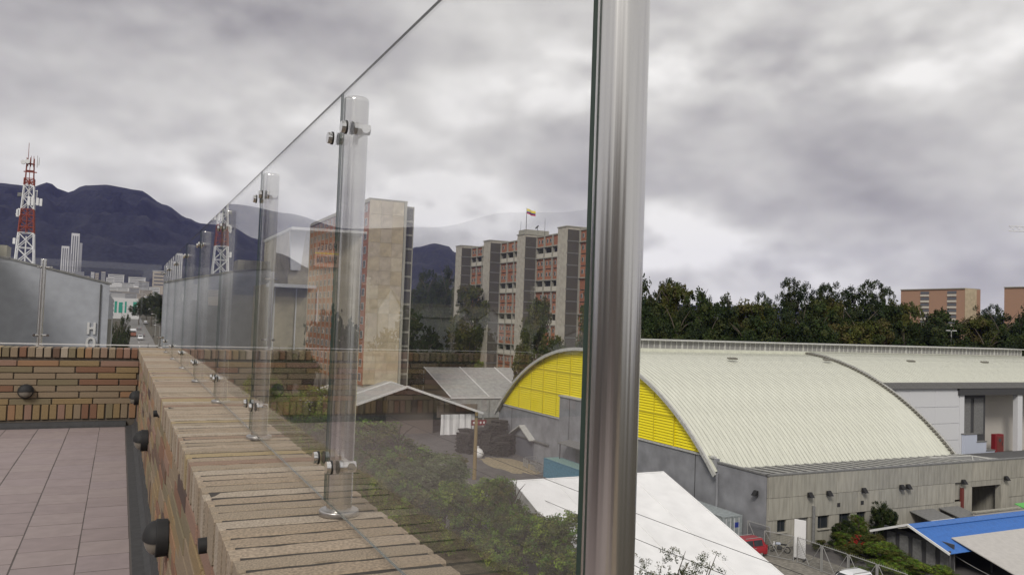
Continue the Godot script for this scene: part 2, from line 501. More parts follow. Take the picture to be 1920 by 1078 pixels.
func terrace() -> void:
	rng.seed = 21
	# slab and floor
	struct("terrace_slab", geo().span(Vector3(-9.0, -19.99, 7.0), Vector3(0.49, -0.03, -9.0)), M.concrete)
	var fl := struct("terrace_floor", geo().span(Vector3(-8.9, -0.028, 6.9), Vector3(0.192, 0.003, FAR_Z)), M.grout)
	var tm := []
	for wd in [0.215, 0.25]: tm.append(geo().bevel(Vector3.ZERO, Vector3(wd - 0.003, 0.009, 0.2415), 0.0012).done())
	var rest := geo()
	for cidx in 34:
		var x0 := -0.12 - 0.2535 * (cidx - 1)
		var wd := 0.215 if cidx == 0 else 0.25
		if cidx == 0: x0 = -0.12 + 0.2165
		var off: float = [0.0, 0.11, 0.03, 0.16, 0.07][cidx % 5]
		var z := FAR_Z + 0.09 + off
		if off > 0.06: rest.box(Vector3(x0 - wd * 0.5 - 0.002, 0.0, FAR_Z + 0.09 + off * 0.5 - 0.128), Vector3(wd, 0.008, maxf(off - 0.004, 0.02)))
		while z < 6.6:
			if z < -3.2 and cidx < 8:
				lay(fl, "floor_tile", tm[0 if cidx == 0 else 1], Vector3(x0 - wd * 0.5 - 0.002, 0.0, z), M["tile%d" % rng.randi_range(0, 3)], 0.0008, 0.0012)
			else: rest.box(Vector3(x0 - wd * 0.5 - 0.002, 0.0, z), Vector3(wd, 0.008, 0.248))
			z += 0.2515
	part(fl, "floor_tiles_beyond", rest, M.tile1).set_meta("kind", "stuff")
	# waterproofing strip turned up at the walls
	var bt := geo()
	var prof := PackedVector2Array([Vector2(0.1, -0.003), Vector2(0.102, 0.006), Vector2(0.15, 0.01), Vector2(0.172, 0.03), Vector2(0.178, 0.075), Vector2(0.215, 0.08), Vector2(0.215, -0.003)])
	bt.prism(prof, 8.69 + 6.9, Vector3(0, 0, FAR_Z))
	bt.prism(PackedVector2Array([Vector2(-0.02, -0.003), Vector2(-0.02, 0.055), Vector2(0.012, 0.05), Vector2(0.03, 0.014), Vector2(0.085, 0.006), Vector2(0.088, -0.003)]), 9.0, Vector3(0.1, 0, FAR_Z), Basis(Vector3(0, 0, 1), Vector3(0, 1, 0), Vector3(-1, 0, 0)))
	struct("bitumen_strip", bt, M.bitumen)

	# parapet beside the camera
	var cope := []
	for k in 7: cope.append(rough_brick(Vector3(0.322, 0.09, [0.0545, 0.053, 0.0555][k % 3]), k))
	var stret := [brick_mesh(Vector3(0.1, 0.052, 0.331)), brick_mesh(Vector3(0.1, 0.053, 0.334), 0.004)]
	var sold := [brick_mesh(Vector3(0.1, 0.136, 0.056)), brick_mesh(Vector3(0.1, 0.138, 0.058), 0.004)]
	var w := thing("brick_parapet", "long brick parapet with weathered coping carrying the row of steel posts", "parapet")
	part(w, "core", geo().span(Vector3(0.207, 0.0, 1.4), Vector3(0.49, 0.657, FAR_Z - 0.33)), M.mortar)
	part(w, "bed_joint", geo().span(Vector3(0.195, 0.656, 1.4), Vector3(0.492, TOP - 0.003, FAR_Z - 0.33)), M.mortar_dark)
	part(w, "recessed_joint", geo().span(Vector3(0.202, 0.63, 1.4), Vector3(0.208, 0.6555, FAR_Z + 0.01)), M.mortar)
	var z := 1.35
	while z > FAR_Z - 0.33:
		lay(w, "coping_brick", cope[rng.randi_range(0, 6)], Vector3(0.342, TOP - 0.0455, z), M["cap%d" % [0, 1, 2, 0, 1, 3, 4, 5, 2, 6][rng.randi_range(0, 9)]], 0.0018, 0.006)
		z -= 0.0655
	for row in 7:
		z = 1.2 - 0.1715 * (row % 2) - rng.randf_range(0, 0.05)
		while z > FAR_Z + 0.17:
			lay(w, "brick", stret[rng.randi_range(0, 1)], Vector3(WALL_X + 0.05, 0.245 + 0.0595 * row, z), tone())
			z -= 0.343
		var left := z + 0.1715 - FAR_Z
		if left > 0.05: lay(w, "brick", brick_mesh(Vector3(0.1, 0.052, left - 0.012)), Vector3(WALL_X + 0.05, 0.245 + 0.0595 * row, FAR_Z + left * 0.5), tone())
	z = 1.3
	while z > FAR_Z + 0.04:
		lay(w, "base_brick", sold[rng.randi_range(0, 1)], Vector3(WALL_X + 0.05, 0.147, z), tone())
		z -= 0.0665
	# far parapet
	var cope2 := [brick_mesh(Vector3(0.0565, 0.09, 0.33), 0.003), brick_mesh(Vector3(0.055, 0.09, 0.328), 0.004)]
	var stret2 := [brick_mesh(Vector3(0.331, 0.052, 0.1)), brick_mesh(Vector3(0.334, 0.053, 0.1), 0.004)]
	var sold2 := [brick_mesh(Vector3(0.056, 0.136, 0.1)), brick_mesh(Vector3(0.058, 0.138, 0.1), 0.004)]
	var f := thing("brick_parapet", "short brick parapet closing the end of the tiled terrace", "parapet")
	part(f, "core", geo().span(Vector3(-8.8, 0.0, FAR_Z - 0.015), Vector3(0.206, 0.657, FAR_Z - 0.33)), M.mortar)
	part(f, "bed_joint", geo().span(Vector3(-8.8, 0.656, FAR_Z - 0.01), Vector3(0.17, TOP - 0.003, FAR_Z - 0.33)), M.mortar_dark)
	var x := 0.148
	while x > -4.4:
		lay(f, "coping_brick", cope2[rng.randi_range(0, 1)], Vector3(x, TOP - 0.0455, FAR_Z - 0.155), [tone(), M["cap%d" % rng.randi_range(0, 6)], tone()][rng.randi_range(0, 2)], 0.0025, 0.008)
		x -= 0.0672
	for row in 7:
		x = 0.0 - 0.1715 * (row % 2) + rng.randf_range(-0.03, 0.03)
		var gap := 0.192 - (x + 0.1715)
		if gap > 0.05: lay(f, "brick", brick_mesh(Vector3(gap - 0.012, 0.052, 0.1)), Vector3(0.192 - gap * 0.5, 0.245 + 0.0595 * row, FAR_Z - 0.05), tone())
		while x > -4.3:
			lay(f, "brick", stret2[rng.randi_range(0, 1)], Vector3(x, 0.245 + 0.0595 * row, FAR_Z - 0.05), tone())
			x -= 0.343
	x = 0.15
	while x > -4.4:
		lay(f, "base_brick", sold2[rng.randi_range(0, 1)], Vector3(x, 0.147, FAR_Z - 0.05), tone())
		x -= 0.0672
	terrace_fittings()

func post(pos: Vector3, turn: float, label: String, group: String) -> Node3D:
	# local axes: +x points away from the glass, z runs along it
	var t := thing("balustrade_post", label, "post", pos, group, turn)
	var tb := geo()
	tb.cyl(Vector3(0, 0.005, 0), Vector3(0, 0.834, 0), 0.0254, 0.0254, 40, false)
	part(t, "tube", tb, M.steel)
	part(t, "end_cap", geo().lathe([Vector2(0.0256, 0.832), Vector2(0.0256, 0.837), Vector2(0.022, 0.841), Vector2(0.0, 0.842)], Vector3.ZERO, Basis(), 28), M.chrome)
	part(t, "base_flange", geo().lathe([Vector2(0.039, 0.0), Vector2(0.0395, 0.008), Vector2(0.037, 0.011), Vector2(0.0254, 0.0115)], Vector3.ZERO, Basis(), 28), M.flange)
	for y in [0.107, 0.762]:
		part(t, "cross_bar", geo().cyl(Vector3(0, y, -0.055), Vector3(0, y, 0.082), 0.0085, 0.0085, 14), M.chrome)
		for s in [-0.75, 1.3]:
			var c := part(t, "clamp", geo().cyl(Vector3(0.01, y, s * 0.055), Vector3(-0.024, y, s * 0.055), 0.0105, 0.0105, 16).cyl(Vector3(-0.037, y, s * 0.055), Vector3(-0.047, y, s * 0.055), 0.0125, 0.0115, 16), M.chrome)
			part(c, "gasket", geo().cyl(Vector3(-0.0355, y, s * 0.055), Vector3(-0.039, y, s * 0.055), 0.0135, 0.0135, 16).cyl(Vector3(-0.022, y, s * 0.055), Vector3(-0.0255, y, s * 0.055), 0.0125, 0.0125, 16), M.rubber)
	return t

func pane(pos: Vector3, turn: float, length: float, label: String, group: String) -> void:
	# local: z along the pane, 10 mm thick in x
	var t := thing("glass_panel", label, "glass panel", pos, group, turn)
	var h0 := 0.03; var h1 := 0.846
	var e := 0.0025
	var l := length * 0.5
	var g := geo()
	g.quad(Vector3(e, h0, l), Vector3(e, h0, -l), Vector3(e, h1, -l), Vector3(e, h1, l))
	g.quad(Vector3(-e, h0, -l), Vector3(-e, h0, l), Vector3(-e, h1, l), Vector3(-e, h1, -l))
	part(t, "sheet", g, M.glass)
	var k := geo()
	for s in [-1, 1]:
		if s > 0:
			k.quad(Vector3(-e, h0, l), Vector3(e, h0, l), Vector3(e, h1, l), Vector3(-e, h1, l))
			k.quad(Vector3(-e, h1, l), Vector3(e, h1, l), Vector3(e, h1, -l), Vector3(-e, h1, -l))
		else:
			k.quad(Vector3(e, h0, -l), Vector3(-e, h0, -l), Vector3(-e, h1, -l), Vector3(e, h1, -l))
			k.quad(Vector3(-e, h0, -l), Vector3(e, h0, -l), Vector3(e, h0, l), Vector3(-e, h0, l))
	part(t, "polished_edge", k, M.glass_edge)
	if absf(turn) > 0.1: part(t, "bottom_seal", geo().box(Vector3(0, h0 - 0.005, 0), Vector3(0.01, 0.01, length)), M.seal)

func terrace_fittings() -> void:
	var zs := [-0.632, -1.61, -2.645, -3.72, -4.81, -5.89, -6.98, -8.05]
	var words := ["behind", "first", "second", "third", "fourth", "fifth", "sixth", "seventh", "eighth"]
	for k in zs.size():
		var lb: String = "thick brushed steel post standing nearest the open end of the long parapet" if k == 0 else "brushed steel post on the long brick parapet, %s from the end parapet" % words[8 - k]
		post(Vector3(0.413, TOP, zs[k]), 0.0, lb, "steel posts along the long parapet")
	zs.append(-8.86)
	for k in zs.size() - 1:
		var a: float = zs[k]; var b: float = zs[k + 1]
		pane(Vector3(0.384, TOP, (a + b) * 0.5), 0.0, a - b - 0.003, "clear glass panel on the long parapet, %s from the end parapet" % (["eighth", "seventh", "sixth", "fifth", "fourth", "third", "second", "first"][k]), "glass panels along the long parapet")
	var xs := [0.405, -0.69, -1.75, -2.81, -3.87]
	for k in xs.size():
		post(Vector3(xs[k], TOP, FAR_Z - 0.27), PI / 2, "slim steel post on the short end parapet, %s from the wall corner" % words[k + 1], "steel posts along the end parapet")
		if k + 1 < xs.size():
			pane(Vector3((xs[k] + xs[k + 1]) * 0.5 + (-0.02 if k == 0 else 0.0), TOP, FAR_Z - 0.239), PI / 2, xs[k] - xs[k + 1] - (0.052 if k == 0 else 0.012), "clear glass panel on the end parapet, %s from the wall corner" % words[k + 1], "glass panels along the end parapet")
	# bulkhead lamps
	var spots := [on_y(302, 1008, 0.335), on_y(264, 826, 0.335), on_y(247, 746, 0.335)]
	for k in 3:
		bulkhead(Vector3(WALL_X - 0.001, 0.335, spots[k].z), PI, "black eyelid bulkhead lamp on the long parapet, %s from the corner" % ["third", "second", "first"][k])
	bulkhead(Vector3(-0.75, 0.345, FAR_Z + 0.001), -PI / 2, "round black eyelid bulkhead lamp on the short end parapet")
	for q in [on_x(375, 1022, 0.17), on_x(288, 775, 0.17)]:
		var t := thing("wall_outlet", "small dark pipe outlet sticking out of the long parapet", "outlet", Vector3(WALL_X, q.y, q.z), "pipe outlets in the long parapet")
		part(t, "pipe", geo().cyl(Vector3(0.01, 0, 0), Vector3(-0.026, -0.002, 0), 0.016, 0.016, 18), M.black_plastic)
		part(t, "collar", geo().cyl(Vector3(-0.001, 0, 0), Vector3(-0.006, 0, 0), 0.021, 0.02, 18), M.dark_steel)

func bulkhead(pos: Vector3, turn: float, label: String) -> void:
	# local +x points out of the wall
	var t := thing("bulkhead_lamp", label, "lamp", pos, "bulkhead lamps on the parapets", turn)
	var b := Basis(Vector3(0, 0, 1), Vector3(1, 0, 0), Vector3(0, 1, 0)) # lathe axis along +x; its z is up
	part(t, "back_plate", geo().lathe([Vector2(0.086, 0.0), Vector2(0.088, 0.05), Vector2(0.083, 0.054), Vector2(0.0, 0.054)], Vector3.ZERO, b, 32), M.black_plastic)
	var dome := []
	for k in 9:
		var a := PI * 0.5 * k / 8.0
		dome.append(Vector2(0.082 * cos(a), 0.052 + 0.06 * sin(a)))
	var shell := []
	for k in 9:
		var a := PI * 0.5 * k / 8.0
		shell.append(Vector2(0.076 * cos(a), 0.05 + 0.054 * sin(a)))
	part(t, "visor", geo().lathe(dome, Vector3.ZERO, b, 24, -0.1, PI + 0.1), M.black_plastic)
	t.scale = Vector3.ONE * 0.75
	part(t, "diffuser", geo().lathe(shell, Vector3.ZERO, b, 24, PI - 0.05, TAU + 0.05), M.opal)

# ------------------------------------------------------------------ land, street, mountains
func setting() -> void:
	# ground sheet, climbing to the city at the foot of the mountains
	var g := geo()
	var zs := [60.0, 0.0, -60.0, -120.0, -180.0, -255.0, -330.0, -600.0, -1000.0, -1600.0, -2200.0, -2930.0, -4200.0]
	for k in zs.size() - 1:
		g.quad(Vector3(-3200, land(zs[k]), zs[k]), Vector3(3200, land(zs[k]), zs[k]), Vector3(3200, land(zs[k + 1]), zs[k + 1]), Vector3(-3200, land(zs[k + 1]), zs[k + 1]))
	g.quad(Vector3(-3200, GROUND, 900), Vector3(3200, GROUND, 900), Vector3(3200, GROUND, 60), Vector3(-3200, GROUND, 60))
	struct("ground", g, M.earth)
	var y := geo()
	y.quad(Vector3(33.5, -19.99, -40), Vector3(100, -19.99, -40), Vector3(100, -19.99, -150), Vector3(33.5, -19.99, -150))
	struct("yard", y, M.asphalt)
	var ln := geo()
	ln.quad(Vector3(29.0, -19.985, -62), Vector3(38.5, -19.985, -62), Vector3(43.5, -19.985, -118), Vector3(29.0, -19.985, -118))
	struct("lawn", ln, M.grass)
	var kb := geo()
	var ka := Vector3(38.6, -19.93, -62); var kc := Vector3(43.6, -19.93, -118)
	kb.box((ka + kc) * 0.5, Vector3(0.25, 0.15, ka.distance_to(kc)), Basis.looking_at(kc - ka))
	struct("kerb", kb, M.paving)
	var sd := geo()
	var rp := RandomNumberGenerator.new(); rp.seed = 4
	var rim := []
	for k in 28:
		var a := TAU * k / 28.0
		rim.append(Vector3(52.6 + cos(a) * 3.4 * rp.randf_range(0.75, 1.1), -19.975, -107.5 + sin(a) * 7.5 * rp.randf_range(0.75, 1.1)))
	for k in 28: sd.tri(Vector3(52.6, -19.7, -107.5), rim[(k + 1) % 28], rim[k])
	struct("sand_path", sd, M.sand)
	var pv := geo()
	pv.quad(Vector3(50.5, -19.982, -40), Vector3(60, -19.982, -40), Vector3(60, -19.982, -66), Vector3(50.5, -19.982, -66))
	struct("pavement", pv, M.paving)
	# street beyond the grey warehouse
	var st := geo()
	var sx := [[-130.0, 1.2, 14.0], [-180.0, 1.6, 13.0], [-255.0, 1.6, 12.0], [-330.0, 1.0, 11.5], [-600.0, 0.0, 11.0], [-1000.0, -2.0, 9.0]]
	for k in sx.size() - 1:
		var a: Array = sx[k]; var b: Array = sx[k + 1]
		st.quad(Vector3(a[1], land(a[0]) + 0.05, a[0]), Vector3(a[2], land(a[0]) + 0.05, a[0]), Vector3(b[2], land(b[0]) + 0.05, b[0]), Vector3(b[1], land(b[0]) + 0.05, b[0]))
	struct("street", st, M.asphalt_pale)
	var mk := geo()
	for k in 14:
		var z := -150.0 - k * 13.0
		mk.box(Vector3(7.2 - (z + 150) * -0.004, land(z) + 0.08, z), Vector3(0.18, 0.01, 4.0), Basis(Vector3.RIGHT, atan2(land(z - 5) - land(z), 5.0)))
	struct("lane_marking", mk, M.city_white)
	mountains()

func mountains() -> void:
	var tab := [[-75.0, 1.2], [-50.0, 3.0], [-42.0, 6.0], [-36.0, 8.0], [-32.3, 8.4], [-29.0, 8.0], [-25.7, 7.9], [-20.0, 6.6], [-14.0, 6.2], [-10.0, 7.0], [-6.9, 7.36], [-5.2, 7.34], [-4.4, 7.7], [-3.8, 7.34], [-3.3, 7.2], [-2.4, 7.73], [-1.2, 7.9], [0.7, 7.75], [2.3, 6.94], [3.7, 6.19], [4.5, 5.9], [6.3, 5.86], [8.1, 5.1], [9.5, 4.2], [12.0, 3.2], [15.0, 3.3], [17.5, 4.2], [19.0, 5.13], [20.3, 5.45], [21.2, 5.31], [21.8, 4.8], [24.0, 3.2], [28.0, 2.2], [40.0, 1.6], [60.0, 1.4], [80.0, 1.5]]
	var f := FastNoiseLite.new(); f.seed = 3; f.frequency = 0.0022; f.fractal_octaves = 5; f.fractal_type = FastNoiseLite.FRACTAL_RIDGED
	var f2 := FastNoiseLite.new(); f2.seed = 8; f2.frequency = 0.02; f2.fractal_octaves = 3
	var rows := 34
	var pts := []
	var az := -75.0
	while az <= 80.01:
		var el := 0.0
		for k in tab.size() - 1:
			if az >= tab[k][0] and az <= tab[k + 1][0] + 0.001:
				var t: float = (az - tab[k][0]) / (tab[k + 1][0] - tab[k][0])
				el = lerpf(tab[k][1], tab[k + 1][1], t * t * (3 - 2 * t)); break
		var a := deg_to_rad(az)
		var d := Vector3(sin(a), 0, -cos(a))
		var crest := 4500.0 * tan(deg_to_rad(el))
		var line := []
		for r in rows:
			var t := float(r) / (rows - 1)
			var dist := lerpf(2500.0, 5200.0, t)
			var p := d * dist
			var s := clampf((dist - 2500.0) / 2000.0, 0.0, 1.0)
			var h := lerpf(20.0, crest, pow(s, 1.15)) if dist <= 4500.0 else crest - (dist - 4500.0) * 0.12
			var rough := f.get_noise_2d(p.x, p.z)
			h += rough * 130.0 * s * (1.0 - smoothstep(0.86, 1.0, s)) * (1.0 if dist < 4500 else 0.3)
			h += f2.get_noise_2d(p.x, p.z) * (3.0 - 1.0 * s)
			if dist < 4480.0: h = minf(h, tan(deg_to_rad(el)) * dist * (0.985 - 0.25 * (1.0 - s)))
			line.append(Vector3(p.x, h, p.z))
		pts.append(line)
		az += 0.3
	var g := geo()
	var vn := PackedVector3Array()
	for j in pts.size():
		for r in rows:
			var l: Vector3 = pts[maxi(j - 1, 0)][r]; var q: Vector3 = pts[mini(j + 1, pts.size() - 1)][r]
			var n0: Vector3 = pts[j][maxi(r - 1, 0)]; var f0: Vector3 = pts[j][mini(r + 1, rows - 1)]
			g.vert(pts[j][r], (q - l).cross(f0 - n0).normalized())
	for j in pts.size() - 1:
		for r in rows - 1:
			var i := j * rows + r
			g.ix.append_array(PackedInt32Array([i, i + 1, i + rows + 1, i, i + rows + 1, i + rows]))
	var o := struct("mountains", g, M.haze_blue_forest)
	o.set_meta("label", "dark forested mountain range coloured haze blue behind the city")
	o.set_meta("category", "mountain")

# ------------------------------------------------------------------ the vaulted hall
const HX := 58.0
const HX2 := 96.3
const HX3 := 151.5
const HZ := -95.4
const HR := 38.2
const APEX := -2.25
func arch_y(z: float) -> float:
	var d := z - HZ
	return APEX - HR + sqrt(maxf(HR * HR - d * d, 0.0))
func arch_z(y: float) -> float: # half width at that height
	var k := y - APEX + HR
	return sqrt(maxf(HR * HR - k * k, 0.0))

func roof_strip(a0: float, a1: float, width: float, n: int) -> ArrayMesh:
	# one standing-seam sheet: flat pan and a raised rib, following the arc; local x 0..width
	var g := geo()
	var prof := [[0.0, 0.024], [0.05, 0.024], [0.1, 0.0], [width, 0.0]]
	for k in n:
		var t0 := lerpf(a0, a1, float(k) / n); var t1 := lerpf(a0, a1, float(k + 1) / n)
		for q in prof.size() - 1:
			var c := []
			for e in [[t0, q], [t1, q], [t1, q + 1], [t0, q + 1]]:
				var rr: float = HR + prof[e[1]][1]
				c.append(Vector3(prof[e[1]][0], APEX - HR + rr * cos(e[0]), HZ + rr * sin(e[0])))
			g.quad(c[0], c[1], c[2], c[3])
	return g.done()

func hall() -> void:
	var t := thing("exhibition_hall", "long vaulted hall with pale ribbed metal roof and yellow louvred gable", "hall")
	var ae := asin(27.6 / HR)         # eave angle
	var a2 := asin(16.4 / HR)         # raised eave of the far section
	var s1 := roof_strip(-ae, ae, 0.6, 22)
	var s2 := roof_strip(-ae, a2, 0.6, 18)
	var x := HX - 0.5
	while x < HX2 - 0.3:
		part(t, "roof_sheet", s1, M.roof_metal, Vector3(x, 0, 0)); x += 0.6
	x = HX2 + 0.35
	while x < HX3:
		part(t, "roof_sheet", s2, M.roof_metal, Vector3(x, 0.35, 0)); x += 0.6
	# barge edge round the gable, and the eave gutters
	var bg := geo(); var sm := geo()
	var n := 36
	for k in n:
		var p := []
		for e in [k, k + 1]:
			var a := lerpf(-ae - 0.012, ae + 0.012, float(e) / n)
			for q in [[-0.75, 0.14], [-0.5, 0.14], [-0.5, -0.3], [-0.75, -0.3]]:
				p.append(Vector3(HX + q[0], APEX - HR + (HR + q[1]) * cos(a), HZ + (HR + q[1]) * sin(a)))
		bg.loft([p.slice(0, 4), p.slice(4, 8)], k == 0 or k == n - 1)
	part(t, "barge_board", bg, M.roof_edge)
	for k in 58: # flashing teeth along the joint of the two roofs
		var a := lerpf(0.05, ae, k / 58.0)
		sm.box(Vector3(HX2 - 0.05, APEX - HR + (HR + 0.2) * cos(a), HZ + (HR + 0.2) * sin(a)), Vector3(0.75, 0.2, 0.3), Basis(Vector3.RIGHT, a))
	part(t, "joint_flashing", sm, M.seam_dark)
	var kf := geo()
	for k in 30:
		var q := []
		for e in [k, k + 1]:
			var a := lerpf(-ae, ae, e / 30.0)
			for w in [[0.3, 0.32], [0.55, 0.32], [0.55, -0.1], [0.3, -0.1]]:
				q.append(Vector3(HX2 + w[0] - 0.3, APEX - HR + (HR + w[1]) * cos(a), HZ + (HR + w[1]) * sin(a)))
		kf.loft([q.slice(0, 4), q.slice(4, 8)], false)
	part(t, "joint_kerb", kf, M.roof_edge)
	var ey := arch_y(HZ + 27.6)
	part(t, "gutter", geo().box(Vector3((HX + HX2) * 0.5, ey - 0.25, HZ + 27.8), Vector3(HX2 - HX, 0.45, 0.5)), M.gutter)
	var e2 := arch_y(HZ + 16.4) + 0.35
	part(t, "gutter", geo().box(Vector3((HX2 + HX3) * 0.5 + 0.5, e2 - 0.45, HZ + 16.6), Vector3(HX3 - HX2, 0.85, 0.4)), M.gutter)
	for k in 5: # roof anchors
		part(t, "roof_hatch", geo().box(Vector3(76.0 + k * 18.0, arch_y(HZ + 9.0) + 0.45, HZ + 9.0), Vector3(1.5, 0.2, 0.5), Basis(Vector3.RIGHT, 0.22)), M.seam_dark)
	# ridge monitor
	var rm := part(t, "ridge_monitor", geo().span(Vector3(HX + 3.0, -2.5, HZ - 1.6), Vector3(HX3, -1.25, HZ + 1.6)), M.grey_paint)
	part(rm, "monitor_roof", geo().box(Vector3((HX + HX3) * 0.5 + 1.5, -0.78, HZ), Vector3(HX3 - HX - 2.0, 0.16, 4.6)), M.roof_edge)
	part(rm, "apron", geo().box(Vector3((HX + HX3) * 0.5, -2.35, HZ + 2.3), Vector3(HX3 - HX - 1.0, 0.75, 1.1), Basis(Vector3.RIGHT, 0.12)), M.roof_metal)
	part(rm, "apron_flashing", geo().box(Vector3((HX + HX3) * 0.5, -2.62, HZ + 3.1), Vector3(HX3 - HX - 1.0, 0.22, 0.7), Basis(Vector3.RIGHT, 0.12)), M.seam_dark)
	part(rm, "louvre_band", geo().span(Vector3(HX + 3.1, -1.9, HZ + 1.55), Vector3(HX3 - 0.1, -0.86, HZ + 1.72)), M.monitor_louvre)
	var mull := geo().box(Vector3(0, -1.42, HZ + 1.8), Vector3(0.3, 1.15, 0.16)).done()
	var thin := geo().box(Vector3(0, -1.42, HZ + 1.78), Vector3(0.14, 1.1, 0.1)).done()
	var i := 0
	x = HX + 3.2
	while x < HX3:
		part(rm, "mullion", mull if i % 4 == 0 else thin, M.roof_edge, Vector3(x, 0, 0)); x += 0.98; i += 1
	# gable: grey wall, yellow louvres, annex
	var wall := geo()
	var hw := arch_z(-13.2)
	wall.span(Vector3(HX, GROUND, HZ - 27.4), Vector3(HX + 0.4, -12.75, HZ + 27.4))
	part(t, "gable_wall", wall, M.grey_paint)
	part(t, "wall_joint", geo().span(Vector3(HX - 0.02, GROUND, -71.6), Vector3(HX + 0.1, -12.7, -71.5)).span(Vector3(HX - 0.02, GROUND, -118.0), Vector3(HX + 0.1, -12.7, -117.9)), M.dark_steel)
	part(t, "side_wall", geo().span(Vector3(HX + 0.4, GROUND, HZ + 27.0), Vector3(HX3, ey - 0.4, HZ + 27.3)).span(Vector3(HX + 0.4, GROUND, HZ - 27.3), Vector3(HX3, ey - 0.4, HZ - 27.0)), M.grey_paint)
	part(t, "gable_sill", geo().span(Vector3(HX - 0.16, -12.75, HZ - 27.2), Vector3(HX + 0.3, -12.55, HZ + 27.0)), M.roof_edge)
	var rowsy := [-12.55, -9.2, -5.9, -2.6]
	var zz := HZ - 28.0
	while zz < HZ + 28.0:
		for r in 3:
			var ya: float = rowsy[r]; var yb: float = rowsy[r + 1]
			var za := zz + 0.06; var zb := zz + 3.94
			var g := geo()
			var y := ya + 0.08
			var any := false
			while y < yb - 0.1:
				var half := arch_z(y + 0.25) - 0.15
				var u0 := maxf(za, HZ - half); var u1 := minf(zb, HZ + half)
				if u1 - u0 > 0.1:
					any = true
					var p := [Vector3(HX - 0.06, y, u1), Vector3(HX - 0.06, y, u0), Vector3(HX + 0.05, y + 0.27, u0), Vector3(HX + 0.05, y + 0.27, u1)]
					g.quad(p[1], p[0], p[3], p[2])
					g.quad(p[0], p[1], p[1] + Vector3(0.05, -0.02, 0), p[0] + Vector3(0.05, -0.02, 0))
				y += 0.33
			if any: part(t, "louvre_panel", g, M.yellow)
		zz += 4.0
	var fr := geo()
	zz = HZ - 28.0
	var ci := 0
	while zz < HZ + 28.0:
		var top := arch_y(zz) - 0.3
		if top > -12.3: fr.span(Vector3(HX - (0.13 if ci % 2 == 0 else 0.05), -12.6, zz - 0.07), Vector3(HX + 0.1, top, zz + 0.07))
		zz += 4.0; ci += 1
	for y in [-9.2, -5.9]:
		var half := arch_z(y) - 0.2
		fr.span(Vector3(HX - 0.08, y - 0.08, HZ - half), Vector3(HX + 0.1, y + 0.1, HZ + half))
	part(t, "louvre_frame", fr, M.yellow_frame)
	var bk := geo()
	for k in 40:
		var z0 := HZ - 26.4 + 52.8 * k / 40.0; var z1 := HZ - 26.4 + 52.8 * (k + 1) / 40.0
		bk.quad(Vector3(HX + 0.15, -12.7, z0), Vector3(HX + 0.15, -12.7, z1), Vector3(HX + 0.15, maxf(arch_y(z1) - 0.2, -12.69), z1), Vector3(HX + 0.15, maxf(arch_y(z0) - 0.2, -12.69), z0))
	part(t, "louvre_backing", bk, M.yellow_frame)
	var an := part(t, "annex", geo().span(Vector3(57.0, GROUND, -100.6), Vector3(HX - 0.08, -9.3, -86.0)), M.grey_paint)
	part(an, "coping", geo().span(Vector3(56.85, -9.3, -100.75), Vector3(HX - 0.09, -9.1, -85.85)), M.roof_edge)
	for k in 3: part(an, "panel_joint", geo().span(Vector3(56.97, -15.0, -97.8 + k * 3.4), Vector3(57.05, -9.3, -97.72 + k * 3.4)), M.dark_steel)
	part(an, "service_door", geo().span(Vector3(56.94, GROUND, -95.6), Vector3(57.1, -15.7, -90.0)), M.gutter)
	part(an, "canopy", geo().box(Vector3(56.1, -15.15, -93.6), Vector3(2.2, 0.14, 7.5), Basis(Vector3.BACK, 0.16)), M.gutter)
	part(an, "canopy_post", geo().cyl(Vector3(55.25, GROUND, -97.0), Vector3(55.25, -15.2, -97.0), 0.08), M.dark_steel)
	part(t, "wall_lamp", geo().box(Vector3(HX - 0.45, -8.75, -92.3), Vector3(0.7, 0.25, 0.45), Basis(Vector3.BACK, 0.4)), M.dark_steel)
	# gabled porch door
	var d := part(t, "porch_door", geo().span(Vector3(HX - 0.12, GROUND, -116.2), Vector3(HX + 0.1, -16.75, -110.0)), M.door_grey)
	var pg := geo()
	var q0 := Vector3(HX - 0.5, -16.7, -116.6); var q1 := Vector3(HX - 0.5, -15.1, -113.2); var q2 := Vector3(HX - 0.5, -16.9, -109.6)
	for e in [[q0, q1], [q1, q2]]:
		var m: Vector3 = (e[0] + e[1]) * 0.5; var l: float = e[0].distance_to(e[1])
		pg.box(m, Vector3(1.1, 0.16, l + 0.2), Basis.looking_at(e[1] - e[0]))
	part(d, "porch_roof", pg, M.roof_edge)
	part(d, "gable_infill", geo().prism(PackedVector2Array([Vector2(-116.4, -16.75), Vector2(-113.2, -15.2), Vector2(-109.8, -16.85)]), 0.2, Vector3(HX - 0.15, 0, 0), Basis(Vector3(0, 0, 1), Vector3(0, 1, 0), Vector3(-1, 0, 0))), M.grey_paint)
	part(t, "door_rail", geo().span(Vector3(HX - 0.3, -17.0, -118.5), Vector3(HX - 0.1, -16.8, -105.0)), M.gutter)
	# far section: white end wall, gate, stair
	var fz := HZ + 16.3
	var ww := part(t, "end_wall", geo().span(Vector3(HX2 + 0.2, -19.9, fz - 0.3), Vector3(113.2, e2 - 0.9, fz - 0.02)), M.white_panel)
	for r in 4:
		var xa := HX2 + 0.3
		while xa < 113.0:
			var xb := minf(xa + 5.6, 113.2)
			part(ww, "wall_panel", geo().bevel(Vector3((xa + xb) * 0.5, e2 - 1.25 - 1.4 * 0.5 - r * 2.45 - 0.45, fz + 0.03), Vector3(xb - xa - 0.07, 2.38, 0.1), 0.02), M.white_panel)
			xa += 5.6
	part(t, "end_pillar", geo().span(Vector3(113.2, -19.9, fz - 0.6), Vector3(114.2, e2 - 1.0, fz + 0.15)), M.white_panel)
